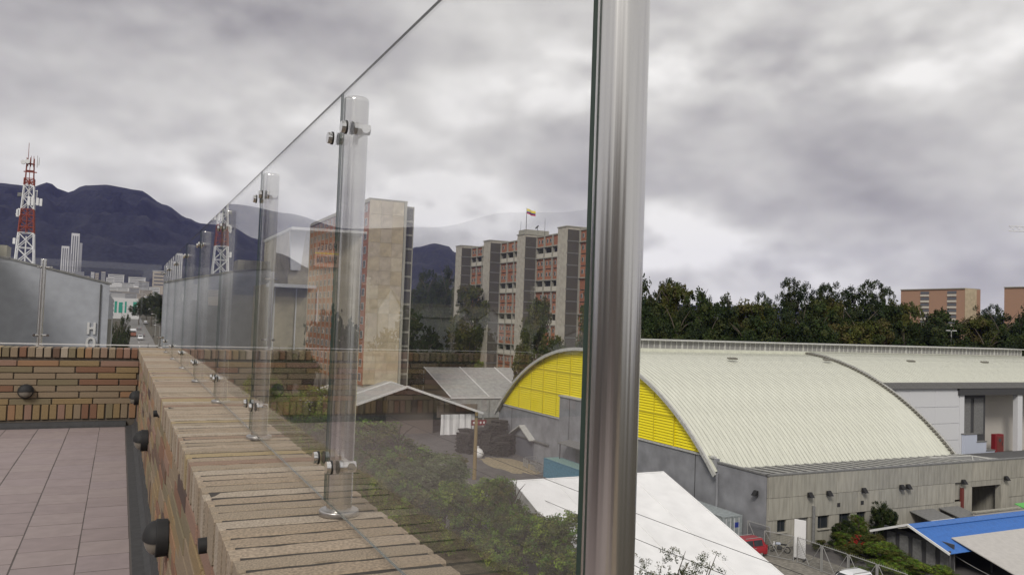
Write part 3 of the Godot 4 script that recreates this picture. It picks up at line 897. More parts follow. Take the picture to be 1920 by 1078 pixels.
	part(t, "end_pillar", geo().span(Vector3(127.0, -19.9, fz - 0.6), Vector3(128.2, e2 - 1.0, fz + 0.15)), M.white_panel)
	part(t, "lintel", geo().span(Vector3(112.8, e2 - 1.9, fz - 0.4), Vector3(140.0, e2 - 0.9, fz + 0.4)), M.dark_steel)
	part(t, "recess_wall", geo().span(Vector3(114.2, -19.9, fz - 4.2), Vector3(150.0, e2 - 0.9, fz - 4.0)), M.recess)
	var gt := part(t, "sliding_gate", geo().span(Vector3(114.6, -18.5, fz - 1.2), Vector3(120.8, e2 - 2.0, fz - 1.0)), M.dark_steel)
	for k in 2:
		part(gt, "gate_window", geo().span(Vector3(115.0 + k * 3.0, -13.6, fz - 0.98), Vector3(117.2 + k * 3.0, e2 - 2.5, fz - 0.9)), M.gutter)
	var sg := geo()
	sg.prism(PackedVector2Array([Vector2(113.6, -19.9), Vector2(122.6, -19.9), Vector2(122.6, -17.2), Vector2(120.6, -17.2), Vector2(120.6, -15.9), Vector2(118.6, -15.9), Vector2(118.6, -14.5), Vector2(116.4, -14.5), Vector2(116.4, -13.3), Vector2(113.6, -13.3)]), 0.5, Vector3(0, 0, fz + 0.2))
	part(t, "stair_wall", sg, M.stair_paint)
	var sc := geo()
	for e in [[113.5, 116.5, -13.3], [116.3, 118.7, -14.5], [118.5, 120.7, -15.9], [120.5, 122.7, -17.2]]:
		sc.span(Vector3(e[0], e[2], fz + 0.12), Vector3(e[1], e[2] + 0.14, fz + 0.78))
	part(t, "stair_coping", sc, M.gutter)
	var fb := thing("fire_cabinet", "tall red cabinet against the pale wall beside the stepped stair wall", "cabinet", Vector3(124.6, -17.0, fz - 1.5))
	part(fb, "case", geo().bevel(Vector3(0, 1.6, 0), Vector3(2.0, 3.2, 0.8), 0.06), M.red_paint)
	part(fb, "door", geo().bevel(Vector3(0, 1.7, 0.42), Vector3(1.5, 2.4, 0.1), 0.03), M.oxide_red)
	part(fb, "handle", geo().cyl(Vector3(0.5, 1.5, 0.52), Vector3(0.5, 2.0, 0.52), 0.05), M.dark_steel)
	part(fb, "gauge", geo().cyl(Vector3(-0.1, 2.3, 0.47), Vector3(-0.1, 2.3, 0.52), 0.3), M.dark_steel)
	struct("stair_landing", geo().span(Vector3(113.6, -19.98, fz - 4.0), Vector3(150.0, -17.02, fz + 0.1)), M.paving)

func annex_block() -> void:
	# low concrete wing in front of the hall
	var t := thing("concrete_wing", "low stained concrete wing with small windows below the hall's eaves", "building")
	var x0 := 57.4; var x1 := 118.0; var zf := -59.7; var top := -13.0
	part(t, "core", geo().span(Vector3(x0 + 0.25, -17.1, zf - 0.25), Vector3(86.9, top - 1.0, -66.6)).span(Vector3(93.7, -17.1, zf - 0.25), Vector3(x1, top - 1.0, -66.6)), M.concrete)
	part(t, "side_wall", geo().span(Vector3(x0, GROUND, zf - 0.3), Vector3(x0 + 0.3, top, -67.2)), M.grey_paint)
	part(t, "side_coping", geo().span(Vector3(x0 - 0.1, top, zf - 0.1), Vector3(x0 + 0.4, top + 0.15, -67.2)), M.gutter)
	part(t, "front_coping", geo().span(Vector3(x0 - 0.1, top + 0.004, zf + 0.08), Vector3(x1, top + 0.15, zf - 0.35)), M.gutter)
	# roof with bars
	part(t, "roof", geo().quad2(Vector3(x0 + 0.3, top - 0.35, zf - 0.3), Vector3(x1, top - 0.35, zf - 0.3), Vector3(x1, top - 0.75, -67.6), Vector3(x0 + 0.3, top - 0.75, -67.6)), M.dark_roof)
	var bar := geo().box(Vector3(0, 0, 0), Vector3(0.12, 0.1, 7.3), Basis(Vector3.RIGHT, -0.055)).done()
	var x := x0 + 1.2
	while x < 97.0:
		part(t, "roof_bar", bar, M.roof_edge, Vector3(x, top - 0.48, -63.9)); x += 1.45
	var py := thing("pyramid_skylight", "small grey pyramid skylight on the concrete wing's roof", "skylight", Vector3(93.5, top - 0.75, -63.6))
	var pk := geo()
	var c := [Vector3(-4.2, 0, 3.2), Vector3(4.2, 0, 3.2), Vector3(4.2, 0, -3.2), Vector3(-4.2, 0, -3.2)]
	for k in 4: pk.tri(c[k], c[(k + 1) % 4], Vector3(0, 0.55, 0))
	part(py, "glazing", pk, M.gutter)
	for k in 4: part(py, "hip_bar", geo().cyl(c[k], Vector3(0, 0.6, 0), 0.07, 0.07, 6), M.roof_edge)
	# front of precast panels, two full rows and piers between the openings
	var cm := [M.concrete, M.concrete2, M.concrete3]
	rng.seed = 77
	var opens := [[87.7, 92.9, -15.75, -20.0]]
	for r in 2:
		x = x0
		while x < x1:
			var w := 3.05
			var ya := top - 2.15 * (r + 1); var yb := top - 2.15 * r
			if not (r == 1 and x + w > 87.0 and x < 93.2):
				part(t, "wall_panel", geo().bevel(Vector3(x + w * 0.5, (ya + yb) * 0.5, zf - 0.1), Vector3(w - 0.035, yb - ya - 0.035, 0.3), 0.012), cm[rng.randi_range(0, 2)])
			x += w
	part(t, "wall_panel", geo().span(Vector3(86.0, -15.75, zf - 0.25), Vector3(94.3, -15.16, zf + 0.04)), M.concrete2)
	# lower storey: piers between openings
	var piers := [[57.4, 58.6], [59.8, 61.4], [62.7, 64.0], [65.6, 67.0], [68.6, 69.5], [70.9, 72.2], [73.4, 76.0], [76.0, 81.5], [81.5, 86.3], [94.3, 100.0], [100.0, 118.0]]
	for p in piers: part(t, "pier", geo().span(Vector3(p[0], GROUND, zf - 0.25), Vector3(p[1], -17.3, zf - 0.02)), cm[rng.randi_range(0, 2)])
	for p in [[86.3, 87.7], [92.9, 94.3]]: part(t, "door_pier", geo().span(Vector3(p[0], GROUND, zf - 0.6), Vector3(p[1], -15.76, zf + 0.1)), M.concrete3)
	part(t, "red_jamb", geo().span(Vector3(85.9, GROUND, zf - 0.1), Vector3(86.28, -15.8, zf + 0.14)), M.oxide_red)
	for wdw in [[58.6, 59.8, -18.6], [64.0, 65.6, -18.7], [67.0, 68.6, -18.9], [69.5, 70.9, -18.9], [72.2, 73.4, -18.9]]:
		var wn := part(t, "window", geo().span(Vector3(wdw[0], wdw[2], zf - 0.3), Vector3(wdw[1], -17.3, zf - 0.24)), M.window_glass)
		part(wn, "apron", geo().span(Vector3(wdw[0], GROUND, zf - 0.24), Vector3(wdw[1], wdw[2], zf - 0.06)), M.concrete)
		part(wn, "sill", geo().span(Vector3(wdw[0] - 0.1, wdw[2], zf - 0.24), Vector3(wdw[1] + 0.1, wdw[2] + 0.1, zf + 0.1)), M.concrete3)
		part(wn, "frame", geo().span(Vector3(wdw[0] + 0.55, wdw[2] + 0.1, zf - 0.235), Vector3(wdw[0] + 0.62, -17.31, zf - 0.2)), M.dark_steel)
	part(t, "door", geo().span(Vector3(61.4, GROUND, zf - 0.3), Vector3(62.7, -17.3, zf - 0.2)), M.gutter)
	var hall_void := part(t, "gateway", geo().span(Vector3(87.0, GROUND, -66.0), Vector3(93.6, -15.8, -65.8)).span(Vector3(86.9, GROUND, zf - 0.6), Vector3(87.0, -15.8, -66.0)).span(Vector3(93.6, GROUND, zf - 0.6), Vector3(93.7, -15.8, -66.0)), M.concrete2)
	for k in 2: part(t, "vent", geo().span(Vector3(66.6 + k * 3.4, -16.55, zf + 0.04), Vector3(67.0 + k * 3.4, -16.15, zf + 0.08)), M.dark_void)
	part(t, "downpipe", geo().cyl(Vector3(57.15, GROUND, -66.9), Vector3(57.15, -14.0, -66.9), 0.13), M.grey_paint)
	part(t, "downpipe", geo().cyl(Vector3(63.2, GROUND, zf + 0.2), Vector3(63.2, -16.2, zf + 0.2), 0.16), M.gutter)
	# floodlights along the front
	var words := ["above the plain window", "left of the two small vents", "right of the two small vents", "first of the close pair", "second of the close pair", "left of the open gateway", "right of the open gateway"]
	var fx := [62.6, 65.2, 70.2, 75.9, 76.9, 86.0, 93.6]
	for k in 7:
		var fl := thing("floodlight", "dark hooded floodlight on the concrete wing, %s" % words[k], "floodlight", Vector3(fx[k], -15.05, zf + 0.05), "floodlights along the concrete wing")
		fl.scale = Vector3.ONE * 0.72
		part(fl, "bracket", geo().span(Vector3(-0.05, -0.2, 0), Vector3(0.05, 0.2, 0.25)), M.dark_steel)
		part(fl, "hood", geo().prism(PackedVector2Array([Vector2(0.15, -0.3), Vector2(0.85, -0.3), Vector2(0.35, 0.35), Vector2(0.15, 0.35)]), 0.7, Vector3(0.35, 0, 0), Basis(Vector3(0, 0, 1), Vector3(0, 1, 0), Vector3(-1, 0, 0))), M.black_plastic)
	var s := thing("floodlight", "dark hooded floodlight on the grey side wall by the grey container", "floodlight", Vector3(57.38, -14.9, -61.2), "", PI * -0.5)
	s.scale = Vector3.ONE * 0.72
	part(s, "bracket", geo().span(Vector3(-0.05, -0.2, 0), Vector3(0.05, 0.2, 0.25)), M.dark_steel)
	part(s, "hood", geo().prism(PackedVector2Array([Vector2(0.15, -0.3), Vector2(0.85, -0.3), Vector2(0.35, 0.35), Vector2(0.15, 0.35)]), 0.7, Vector3(0.35, 0, 0), Basis(Vector3(0, 0, 1), Vector3(0, 1, 0), Vector3(-1, 0, 0))), M.black_plastic)

# ------------------------------------------------------------------ apartment slabs
const FLOOR_H := 2.72
func window_kit(parent: Node3D, g_frame: Mesh, g_pane: Mesh, pos: Vector3, turn := 0.0) -> void:
	var f := part(parent, "window", g_frame, M.window_frame, pos)
	f.rotation.y = turn
	part(f, "pane", g_pane, M.window_glass)

func slab_b() -> void:
	var top := 22.5; var fx := 92.9
	var t := thing("apartment_block", "long brick apartment slab with tall concrete piers and a flag on its roof", "building")
	# frame: slab edges and back wall; facade faces -x
	part(t, "core", geo().span(Vector3(fx + 1.9, GROUND, -224.0), Vector3(fx + 12.0, top - 0.3, -152.6)), M.apt_louvre)
	part(t, "roof_slab", geo().span(Vector3(fx - 0.25, top - 0.3, -224.3), Vector3(fx + 12.2, top, -152.4)), M.concrete)
	var pane_m := geo().box(Vector3.ZERO, Vector3(0.04, 0.85, 0.72)).done()
	var frame_m := geo().box(Vector3(0.02, 0.45, 0), Vector3(0.08, 0.07, 0.84)).box(Vector3(0.02, -0.45, 0), Vector3(0.08, 0.07, 0.84)).box(Vector3(0.02, 0, 0.38), Vector3(0.08, 0.9, 0.07)).box(Vector3(0.02, 0, -0.38), Vector3(0.08, 0.9, 0.07)).box(Vector3(0.0, 0, 0.05), Vector3(0.08, 0.9, 0.05)).done()
	var near := [-156.8, -177.8, -198.8, -219.3]
	rng.seed = 9
	# piers
	for k in 4:
		var zn: float = near[k]
		var p := part(t, "pier", geo().span(Vector3(fx - 3.5, GROUND, zn - 4.3), Vector3(fx + 2.0, top + 0.35, zn - 0.12)), M.pier)
		part(p, "pier_cap", geo().span(Vector3(fx - 3.65, top + 0.35, zn - 4.45), Vector3(fx + 2.0, top + 0.6, zn + 0.02)), M.concrete)
		for fl in 13:
			var y1 := top - 0.2 - fl * FLOOR_H
			part(p, "louvre_screen", geo().span(Vector3(fx - 3.3, y1 - FLOOR_H + 0.26, zn - 0.12), Vector3(fx + 0.1, y1, zn - 0.06)), M.apt_louvre)
			part(p, "slab_band", geo().span(Vector3(fx - 3.49, y1 - FLOOR_H, zn - 0.13), Vector3(fx + 0.1, y1 - FLOOR_H + 0.24, zn)), M.gutter)
	# bays between the piers
	var gaps := [[-156.8 + 0.1, -152.6], [-177.8, -161.1], [-198.8, -182.1], [-219.3, -203.1]]
	for gi in 4:
		var za: float = gaps[gi][0]; var zb: float = gaps[gi][1]
		var nb := 4 if gi > 0 else 1
		var bw := (zb - za) / nb
		var cl := geo()
		for b in nb + 1: cl.span(Vector3(fx - 0.35, GROUND, za + b * bw - 0.22), Vector3(fx + 0.3, top - 0.31, za + b * bw + 0.22))
		part(t, "column_row", cl, M.concrete2).set_meta("kind", "stuff")
		for fl in 13:
			var y1 := top - 0.3 - fl * FLOOR_H
			var y0 := y1 - FLOOR_H
			var gallery := fl % 3 == 1 and gi > 0
			if fl % 3 == 0 or gallery: part(t, "slab_edge", geo().span(Vector3(fx - 0.45, y0, za + 0.02), Vector3(fx + 1.9, y0 + 0.25, zb - 0.02)), M.concrete)
			for b in nb:
				var z0 := za + b * bw + 0.22; var z1 := za + (b + 1) * bw - 0.22
				if gallery:
					part(t, "balcony_panel", geo().span(Vector3(fx - 0.15, y0 + 0.25, z0 + 0.003), Vector3(fx + 0.05, y0 + 1.3, z1 - 0.003)), M.apt_cream)
				else:
					part(t, "brick_panel", geo().span(Vector3(fx, y0 + 0.25, z0 + 0.003), Vector3(fx + 0.2, y1 + 0.002, z1 - 0.003)), M.apt_brick if rng.randf() < 0.6 else M.apt_brick2)
					for k in 2:
						if rng.randf() < 0.85: window_kit(t, frame_m, pane_m, Vector3(fx - 0.06, y0 + 1.55, lerpf(z0, z1, 0.28 + 0.44 * k)))
	# roof things
	var rb := part(t, "stair_head", geo().span(Vector3(fx - 3.0, top + 0.6, -182.5), Vector3(fx + 3.5, top + 1.7, -178.4)), M.concrete)
	var fp := thing("roof_flag", "yellow blue and red flag flying from a pole on the apartment roof", "flag", Vector3(fx - 2.2, top + 1.7, -180.0))
	part(fp, "pole", geo().cyl(Vector3.ZERO, Vector3(0, 5.6, 0), 0.09, 0.05, 8), M.dark_steel)
	var stripes := [[M.flag_yellow, 5.4, 4.75], [M.flag_blue, 4.75, 4.42], [M.flag_red, 4.42, 4.1]]
	for s in stripes:
		var g := geo()
		for k in 8:
			var f := func(i: int): return Vector3(0.06 + i * 0.3, -0.06 * i + 0.05 * sin(i * 1.1), 0.22 * sin(i * 0.9))
			var p: Vector3 = f.call(k); var q: Vector3 = f.call(k + 1)
			g.quad(p + Vector3.UP * s[2], q + Vector3.UP * s[2], q + Vector3.UP * s[1], p + Vector3.UP * s[1])
		part(fp, "stripe", g, s[0])
	for a in [[-190.0, 5.2, 0.3], [-176.0, 4.6, 0.0]]:
		var m := thing("roof_antenna", "thin whip antenna standing on the long apartment slab", "antenna", Vector3(fx + 1.0, top, a[0]), "whip antennas on the roofs")
		part(m, "rod", geo().cyl(Vector3.ZERO, Vector3(a[2], a[1], 0), 0.06, 0.03, 5), M.dark_steel)
		part(m, "foot", geo().box(Vector3(0, 0.1, 0), Vector3(0.4, 0.2, 0.4)), M.dark_steel)
	for a in [-186.5, -178.0]:
		var ds := thing("satellite_dish", "small grey dish aerial on the long apartment roof", "dish", Vector3(fx + 0.5, top + (1.7 if a == -178.0 else 0.0), a - (1.0 if a == -178.0 else 0.0)), "dish aerials on the roof")
		part(ds, "bowl", geo().lathe([Vector2(0.0, 0.0), Vector2(0.35, 0.06), Vector2(0.65, 0.22)], Vector3(0, 0.7, 0), Basis(Vector3.BACK, 0.9), 12), M.dark_steel)
		part(ds, "stand", geo().cyl(Vector3.ZERO, Vector3(0, 0.7, 0), 0.06), M.dark_steel)

func slab_a() -> void:
	var top := 23.6; var x0 := 42.0; var x1 := 49.4; var z0 := -150.1; var z1 := -203.0
	var t := thing("apartment_block", "tall apartment slab with a blank stained concrete gable and orange brick side", "building")
	part(t, "core", geo().span(Vector3(x0 + 0.2, GROUND, z0 - 0.25), Vector3(x1 - 0.02, top - 0.02, z1)).span(Vector3(x1 - 0.02, GROUND, z0 - 1.35), Vector3(x1 + 1.75, top - 1.0, z1)), M.concrete2)
	part(t, "parapet", geo().span(Vector3(x0 - 0.15, top - 0.01, z1), Vector3(x1 + 0.1, top + 0.25, z0 + 0.08)), M.concrete)
	rng.seed = 31
	# blank gable of cast panels
	for fl in 13:
		for k in 3:
			var w := (x1 - x0 - 0.55) / 3.0
			var y1 := top - 0.05 - fl * FLOOR_H
			part(t, "gable_panel", geo().bevel(Vector3(x0 + w * (k + 0.5), y1 - FLOOR_H * 0.5, z0 - 0.1), Vector3(w - 0.025, FLOOR_H - 0.03, 0.3), 0.012), M["gable%d" % rng.randi_range(0, 3)])
	part(t, "corner_strip", geo().span(Vector3(x1 - 0.5, GROUND, z0 - 0.25), Vector3(x1, top + 0.1, z0 + 0.12)), M.concrete3)
	# stair tower set back
	var sx := x1 + 1.75
	for fl in 14:
		var y1 := top - 1.0 - fl * FLOOR_H
		if fl < 13: part(t, "stair_louvre", geo().span(Vector3(x1 + 0.02, y1 - FLOOR_H + 0.4, z0 - 1.2), Vector3(sx - 0.12, y1, z0 - 0.9)), M.apt_louvre)
		part(t, "stair_slab", geo().span(Vector3(x1 + 0.01, y1, z0 - 1.3), Vector3(sx, y1 + 0.38, z0 - 0.8)), M.concrete2)
	part(t, "stair_edge", geo().span(Vector3(sx - 0.14, GROUND, z0 - 1.25), Vector3(sx + 0.06, top - 0.6, z0 - 0.82)), M.concrete)
	# brick side facing -x
	var pane_m := geo().box(Vector3.ZERO, Vector3(0.05, 1.25, 1.5)).done()
	var frame_m := geo().box(Vector3(0.0, 0.68, 0), Vector3(0.1, 0.1, 1.7)).box(Vector3(0.0, -0.68, 0), Vector3(0.1, 0.1, 1.7)).box(Vector3(0.0, 0, 0.8), Vector3(0.1, 1.4, 0.1)).box(Vector3(0.0, 0, -0.8), Vector3(0.1, 1.4, 0.1)).box(Vector3(-0.02, 0, 0.0), Vector3(0.1, 1.4, 0.08)).done()
	for fl in 13:
		var y1 := top - 0.3 - fl * FLOOR_H
		var z := z0 - 0.3
		var k := 0
		while z > z1 + 3.0:
			var w := 4.1
			part(t, "brick_panel", geo().span(Vector3(x0 - 0.02, y1 - FLOOR_H, z - w + 0.25), Vector3(x0 + 0.2, y1, z - 0.003)), M.apt_brick if (k + fl) % 3 else M.apt_brick2)
			window_kit(t, frame_m, pane_m, Vector3(x0 - 0.05, y1 - 1.2, z - w * 0.5 + 0.1))
			z -= w; k += 1
	var fr := geo()
	var zc := z0 - 0.3
	while zc > z1:
		fr.span(Vector3(x0 - 0.16, GROUND, zc - 4.1), Vector3(x0 + 0.2, top - 0.3, zc - 3.86)); zc -= 4.1
	part(t, "pilaster_row", fr, M.concrete2).set_meta("kind", "stuff")
	part(t, "roof_fascia", geo().span(Vector3(x0 - 0.3, top - 0.5, z1), Vector3(x0 - 0.02, top - 0.02, z0)), M.concrete3)

func far_slab(called_label: String, x0: float, x1: float, z0: float, z1: float, top: float) -> Node3D:
	var t := thing("apartment_block", called_label, "building")
	part(t, "core", geo().span(Vector3(x0 + 0.2, GROUND, z0 - 0.2), Vector3(x1, top, z1)), M.far_brick)
	part(t, "gable", geo().span(Vector3(x0, GROUND, z0 - 0.2), Vector3(x1 - 3.0, top + 0.2, z0)), M.gable1)
	part(t, "stair_strip", geo().span(Vector3(x1 - 2.9, GROUND, z0 - 0.9), Vector3(x1 + 0.2, top - 1.2, z0 - 0.5)), M.apt_louvre)
	part(t, "roof_edge", geo().span(Vector3(x0 - 0.3, top, z1), Vector3(x1, top + 0.4, z0 - 0.25)), M.concrete)
	var strip := geo().span(Vector3(-0.1, 0, 0), Vector3(0.2, 1.3, 4.5)).done()
	var sill := geo().span(Vector3(-0.2, 0, 0), Vector3(0.2, 0.9, 4.5)).done()
	for fl in 6:
		for k in 4:
			var zz := z0 - 9.0 - k * 14.0
			if zz < z1 + 5.0: continue
			part(t, "window", strip, M.city_window, Vector3(x0 + 0.1, top - 2.2 - fl * 2.8, zz))
			part(t, "balcony_panel", sill, M.apt_cream, Vector3(x0 + 0.05, top - 3.3 - fl * 2.8, zz))
	return t

# ------------------------------------------------------------------ the left: warehouse, mast, city
func left_side() -> void:
	var t := thing("grey_warehouse", "tall blank grey wall of a shed with pale letters down one edge", "building")
	var zf := -70.0
	var poly := PackedVector2Array([Vector2(-14.5, -20.0), Vector2(-0.85, -20.0), Vector2(-0.85, 2.95), Vector2(-7.6, 4.45), Vector2(-10.2, 4.75), Vector2(-14.5, 4.4)])
	part(t, "front_wall", geo().prism(poly, 0.4, Vector3(0, 0, zf - 0.4)), M.grey_wall)
	part(t, "hall_body", geo().span(Vector3(-14.4, -20.0, -130.0), Vector3(-0.95, 2.3, zf - 0.4)), M.grey_wall)
	var cp := geo()
	for e in [[Vector3(-0.75, 2.98, zf - 0.2), Vector3(-7.6, 4.5, zf - 0.2)], [Vector3(-7.6, 4.5, zf - 0.2), Vector3(-10.2, 4.8, zf - 0.2)], [Vector3(-10.2, 4.8, zf - 0.2), Vector3(-14.5, 4.45, zf - 0.2)]]:
		cp.box((e[0] + e[1]) * 0.5, Vector3(0.55, 0.14, e[0].distance_to(e[1]) + 0.05), Basis.looking_at(e[1] - e[0]))
	part(t, "coping", cp, M.gutter)
	part(t, "stair_tower", geo().span(Vector3(-11.5, 4.0, zf - 3.0), Vector3(-7.85, 5.5, zf - 0.45)), M.concrete)
	part(t, "downpipe", geo().cyl(Vector3(-1.3, -20, zf + 0.08), Vector3(-1.45, 2.9, zf + 0.08), 0.05, 0.05, 8), M.dark_steel)
	part(t, "side_strip", geo().span(Vector3(-0.94, -20, -76), Vector3(-0.62, 0.2, -72)), M.concrete)
	var sg := thing("wall_lettering", "raised pale letters running down the edge of the grey warehouse wall", "sign", Vector3(-1.95, -0.98, zf + 0.02))
	var font := SystemFont.new()
	font.font_names = PackedStringArray(["Droid Sans"]); font.font_weight = 800
	var k := 0
	for ch in ["H", "O", "T", "E", "L"]:
		var tm := TextMesh.new()
		tm.text = ch; tm.font = font; tm.font_size = 120; tm.pixel_size = 0.0105; tm.depth = 0.12
		part(sg, "letter", tm, M.letter, Vector3(0, 0.45 - k * 1.12, 0.05)).scale = Vector3(0.85, 1, 1); k += 1
	mast(Vector3(-8.9, -20, -94.0))
	city()
	street_things()
	mirrored_side()

func mast(base: Vector3) -> void:
	var t := thing("telecom_mast", "red and white lattice mast with dishes and aerials behind the grey wall", "mast", base)
	var half := func(y: float): return lerpf(0.82, 0.42, clampf((y - 25.0) / 8.2, 0.0, 1.0)) if y > 25.0 else lerpf(1.7, 0.82, y / 25.0)
	var levels := [0.0, 8.0, 16.0, 22.0, 25.2, 26.8, 28.3, 29.5, 30.7, 31.9, 33.1, 33.8]
	for i in levels.size() - 1:
		var ya: float = levels[i]; var yb: float = levels[i + 1]
		var ra: float = half.call(ya); var rb: float = half.call(yb)
		var red: bool = (ya >= 28.2 and ya < 30.6) or ya >= 33.0
		var g := geo()
		var c0 := []; var c1 := []
		for q in [[-1, 1], [1, 1], [1, -1], [-1, -1]]:
			c0.append(Vector3(q[0] * ra, ya, q[1] * ra)); c1.append(Vector3(q[0] * rb, yb, q[1] * rb))
		for q in 4:
			var w := (q + 1) % 4
			g.cyl(c0[q], c1[q], 0.065, 0.065, 6); g.cyl(c0[q], c1[w], 0.04, 0.04, 5); g.cyl(c0[w], c1[q], 0.04, 0.04, 5); g.cyl(c1[q], c1[w], 0.035, 0.035, 5)
			if red: g.cyl((c0[q] + c0[w]) * 0.5, (c1[q] + c1[w]) * 0.5, 0.05, 0.05, 5); g.cyl((c0[q] + c1[q]) * 0.5, (c0[w] + c1[w]) * 0.5, 0.05, 0.05, 5)
		part(t, "lattice_section", g, M.mast_red if red else M.mast_white)
	part(t, "ladder", geo().box(Vector3(0, 14.0, 0), Vector3(0.12, 28.0, 0.08)).box(Vector3(0, 32.0, 0), Vector3(0.12, 2.4, 0.08)), M.mast_white)
	var tc := geo()
	for q in [[-1, 1], [1, 1], [1, -1], [-1, -1], [0, 1]]: tc.cyl(Vector3(q[0] * 0.36, 33.8, q[1] * 0.36), Vector3(q[0] * 0.3, 35.9, q[1] * 0.3), 0.035, 0.035, 5)
	for y in [34.6, 35.3]: tc.box(Vector3(0, y, 0), Vector3(0.75, 0.06, 0.7))
	tc.box(Vector3(0.05, 34.45, 0.3), Vector3(1.15, 0.1, 0.1))
	part(t, "top_cage", tc, M.mast_red)
	for r in [[-0.2, 37.4, 35.0], [0.05, 36.1, 35.0], [0.28, 36.1, 35.0], [0.6, 36.2, 35.0], [0.75, 36.0, 35.2]]:
		part(t, "whip_aerial", geo().cyl(Vector3(r[0], r[2], 0.2), Vector3(r[0], r[1], 0.2), 0.035, 0.022, 5), M.mast_red if r[0] < 0.5 else M.galvanised)
	for d in [Vector3(-0.6, 35.35, 0.4), Vector3(-0.22, 35.45, 0.45)]:
		part(t, "dish", geo().cyl(d, d + Vector3(0, 0, 0.2), 0.22, 0.22, 14), M.mast_white)
	for a in [[0.42, 31.5, 0.9], [0.85, 31.5, 0.75], [1.15, 31.45, 0.75], [0.1, 31.5, 0.9], [-0.8, 30.2, 0.75], [-0.68, 30.3, 0.75], [-0.95, 27.4, 0.6]]:
		part(t, "panel_aerial", geo().bevel(Vector3(a[0], a[1], 0.55), Vector3(0.24, a[2], 0.15), 0.03), M.mast_white)
	part(t, "aerial_arm", geo().box(Vector3(0.7, 31.3, 0.45), Vector3(1.1, 0.05, 0.05)).box(Vector3(-0.7, 30.1, 0.45), Vector3(0.6, 0.05, 0.05)).box(Vector3(0.6, 32.6, 0.3), Vector3(0.4, 0.05, 0.05)).box(Vector3(-0.6, 32.0, 0.3), Vector3(0.5, 0.06, 0.06)), M.mast_white)
	part(t, "whip_aerial", geo().cyl(Vector3(0.75, 31.8, 0.3), Vector3(0.75, 32.7, 0.3), 0.03, 0.03, 5), M.mast_white)
	part(t, "relay_box", geo().box(Vector3(-0.72, 32.1, 0.3), Vector3(0.4, 0.35, 0.3)), M.gutter)

func at_px(u: float, w: float, dist: float) -> Vector3:
	var d := ray(u, w); return EYE + d * (dist / Vector2(d.x, d.z).length())

func city() -> void:
	# two slim towers far down the valley
	tower(at_px(122, 462, 2500), 20.0, 26.0, "broad pale skyscraper, the shorter of the far pair")
	tower(at_px(141, 438, 2560), 22.0, 20.0, "slender pale skyscraper, the taller of the far pair")
	# blocks of the valley town
	rng.seed = 5
	var proto := {}
	for kk in 3:
		var t := thing("city_building", "small pale building among the far city blocks", "building", Vector3.ZERO, "far city blocks below the mountain")
		part(t, "wall", geo().span(Vector3(-0.5, -2.0, -0.5), Vector3(0.5, 1.0, 0.5)), [M.city_white, M.city_grey, M.city_tan][kk])
		for r in 4: part(t, "window_band", geo().span(Vector3(-0.44, 0.08 + 0.23 * r, 0.4), Vector3(0.44, 0.17 + 0.23 * r, 0.506)), M.city_window)
		part(t, "roof", geo().span(Vector3(-0.53, 1.0, -0.53), Vector3(0.53, 1.06, 0.53)), [M.city_grey, M.city_tan, M.city_grey][kk])
		proto[kk] = t
	var spots := [[216, 517, 24, 14], [255, 522, 26, 14], [238, 532, 20, 8], [205, 522, 12, 10], [192, 512, 6, 14], [180, 514, 5, 12], [172, 512, 5, 10], [268, 530, 16, 10], [300, 512, 26, 26], [228, 540, 18, 8], [250, 541, 16, 9], [272, 545, 20, 8], [210, 540, 14, 8], [222, 548, 30, 10], [262, 552, 16, 10], [288, 540, 16, 12], [242, 551, 22, 9], [215, 556, 16, 10], [280, 556, 18, 8], [318, 530, 16, 12], [160, 520, 9, 12], [340, 540, 26, 12], [362, 535, 20, 14], [400, 545, 30, 12]]
	for i in spots.size():
		var s: Array = spots[i]
		var dist := lerpf(1900.0, 520.0, clampf((s[1] - 512.0) / 48.0, 0.0, 1.0)) + rng.randf_range(-60, 60)
		var p := at_px(s[0], s[1] + s[3], dist)
		var k := dist / FOCAL
		var sc := Vector3(s[2] * k, s[3] * k, s[2] * k * 0.8)
		var kind := i % 3 if i > 3 else 0
		if proto[kind].position == Vector3.ZERO:
			proto[kind].position = p; proto[kind].scale = sc
		else: copy(proto[kind], p, 0.0, "", sc)
	# white block with green glazing at the end of the street
	var wb := thing("office_building", "white office block with tall green glazed strips at the street's end", "building", at_px(231, 596, 520.0))
	part(wb, "wall", geo().span(Vector3(-7, -6, -10), Vector3(8.5, 11.5, 0)), M.city_white)
	for q in [[-4.6, 1.2, 9.5], [-2.0, 2.0, 9.0], [0.6, 0.9, 9.5], [5.5, 2.0, 9.5]]:
		part(wb, "green_glazing", geo().span(Vector3(q[0] - q[1] * 0.5, 3.0, 0.0), Vector3(q[0] + q[1] * 0.5, q[2], 0.15)), M.green_glass)
	for k in 4: part(wb, "window_band", geo().span(Vector3(-6.7, 1.0 + k * 2.6, 0.0), Vector3(-5.6, 2.2 + k * 2.6, 0.1)), M.city_window)
	part(wb, "roof_room", geo().span(Vector3(-7.2, 11.5, -10.0), Vector3(0, 14.0, -1.0)), M.city_grey)

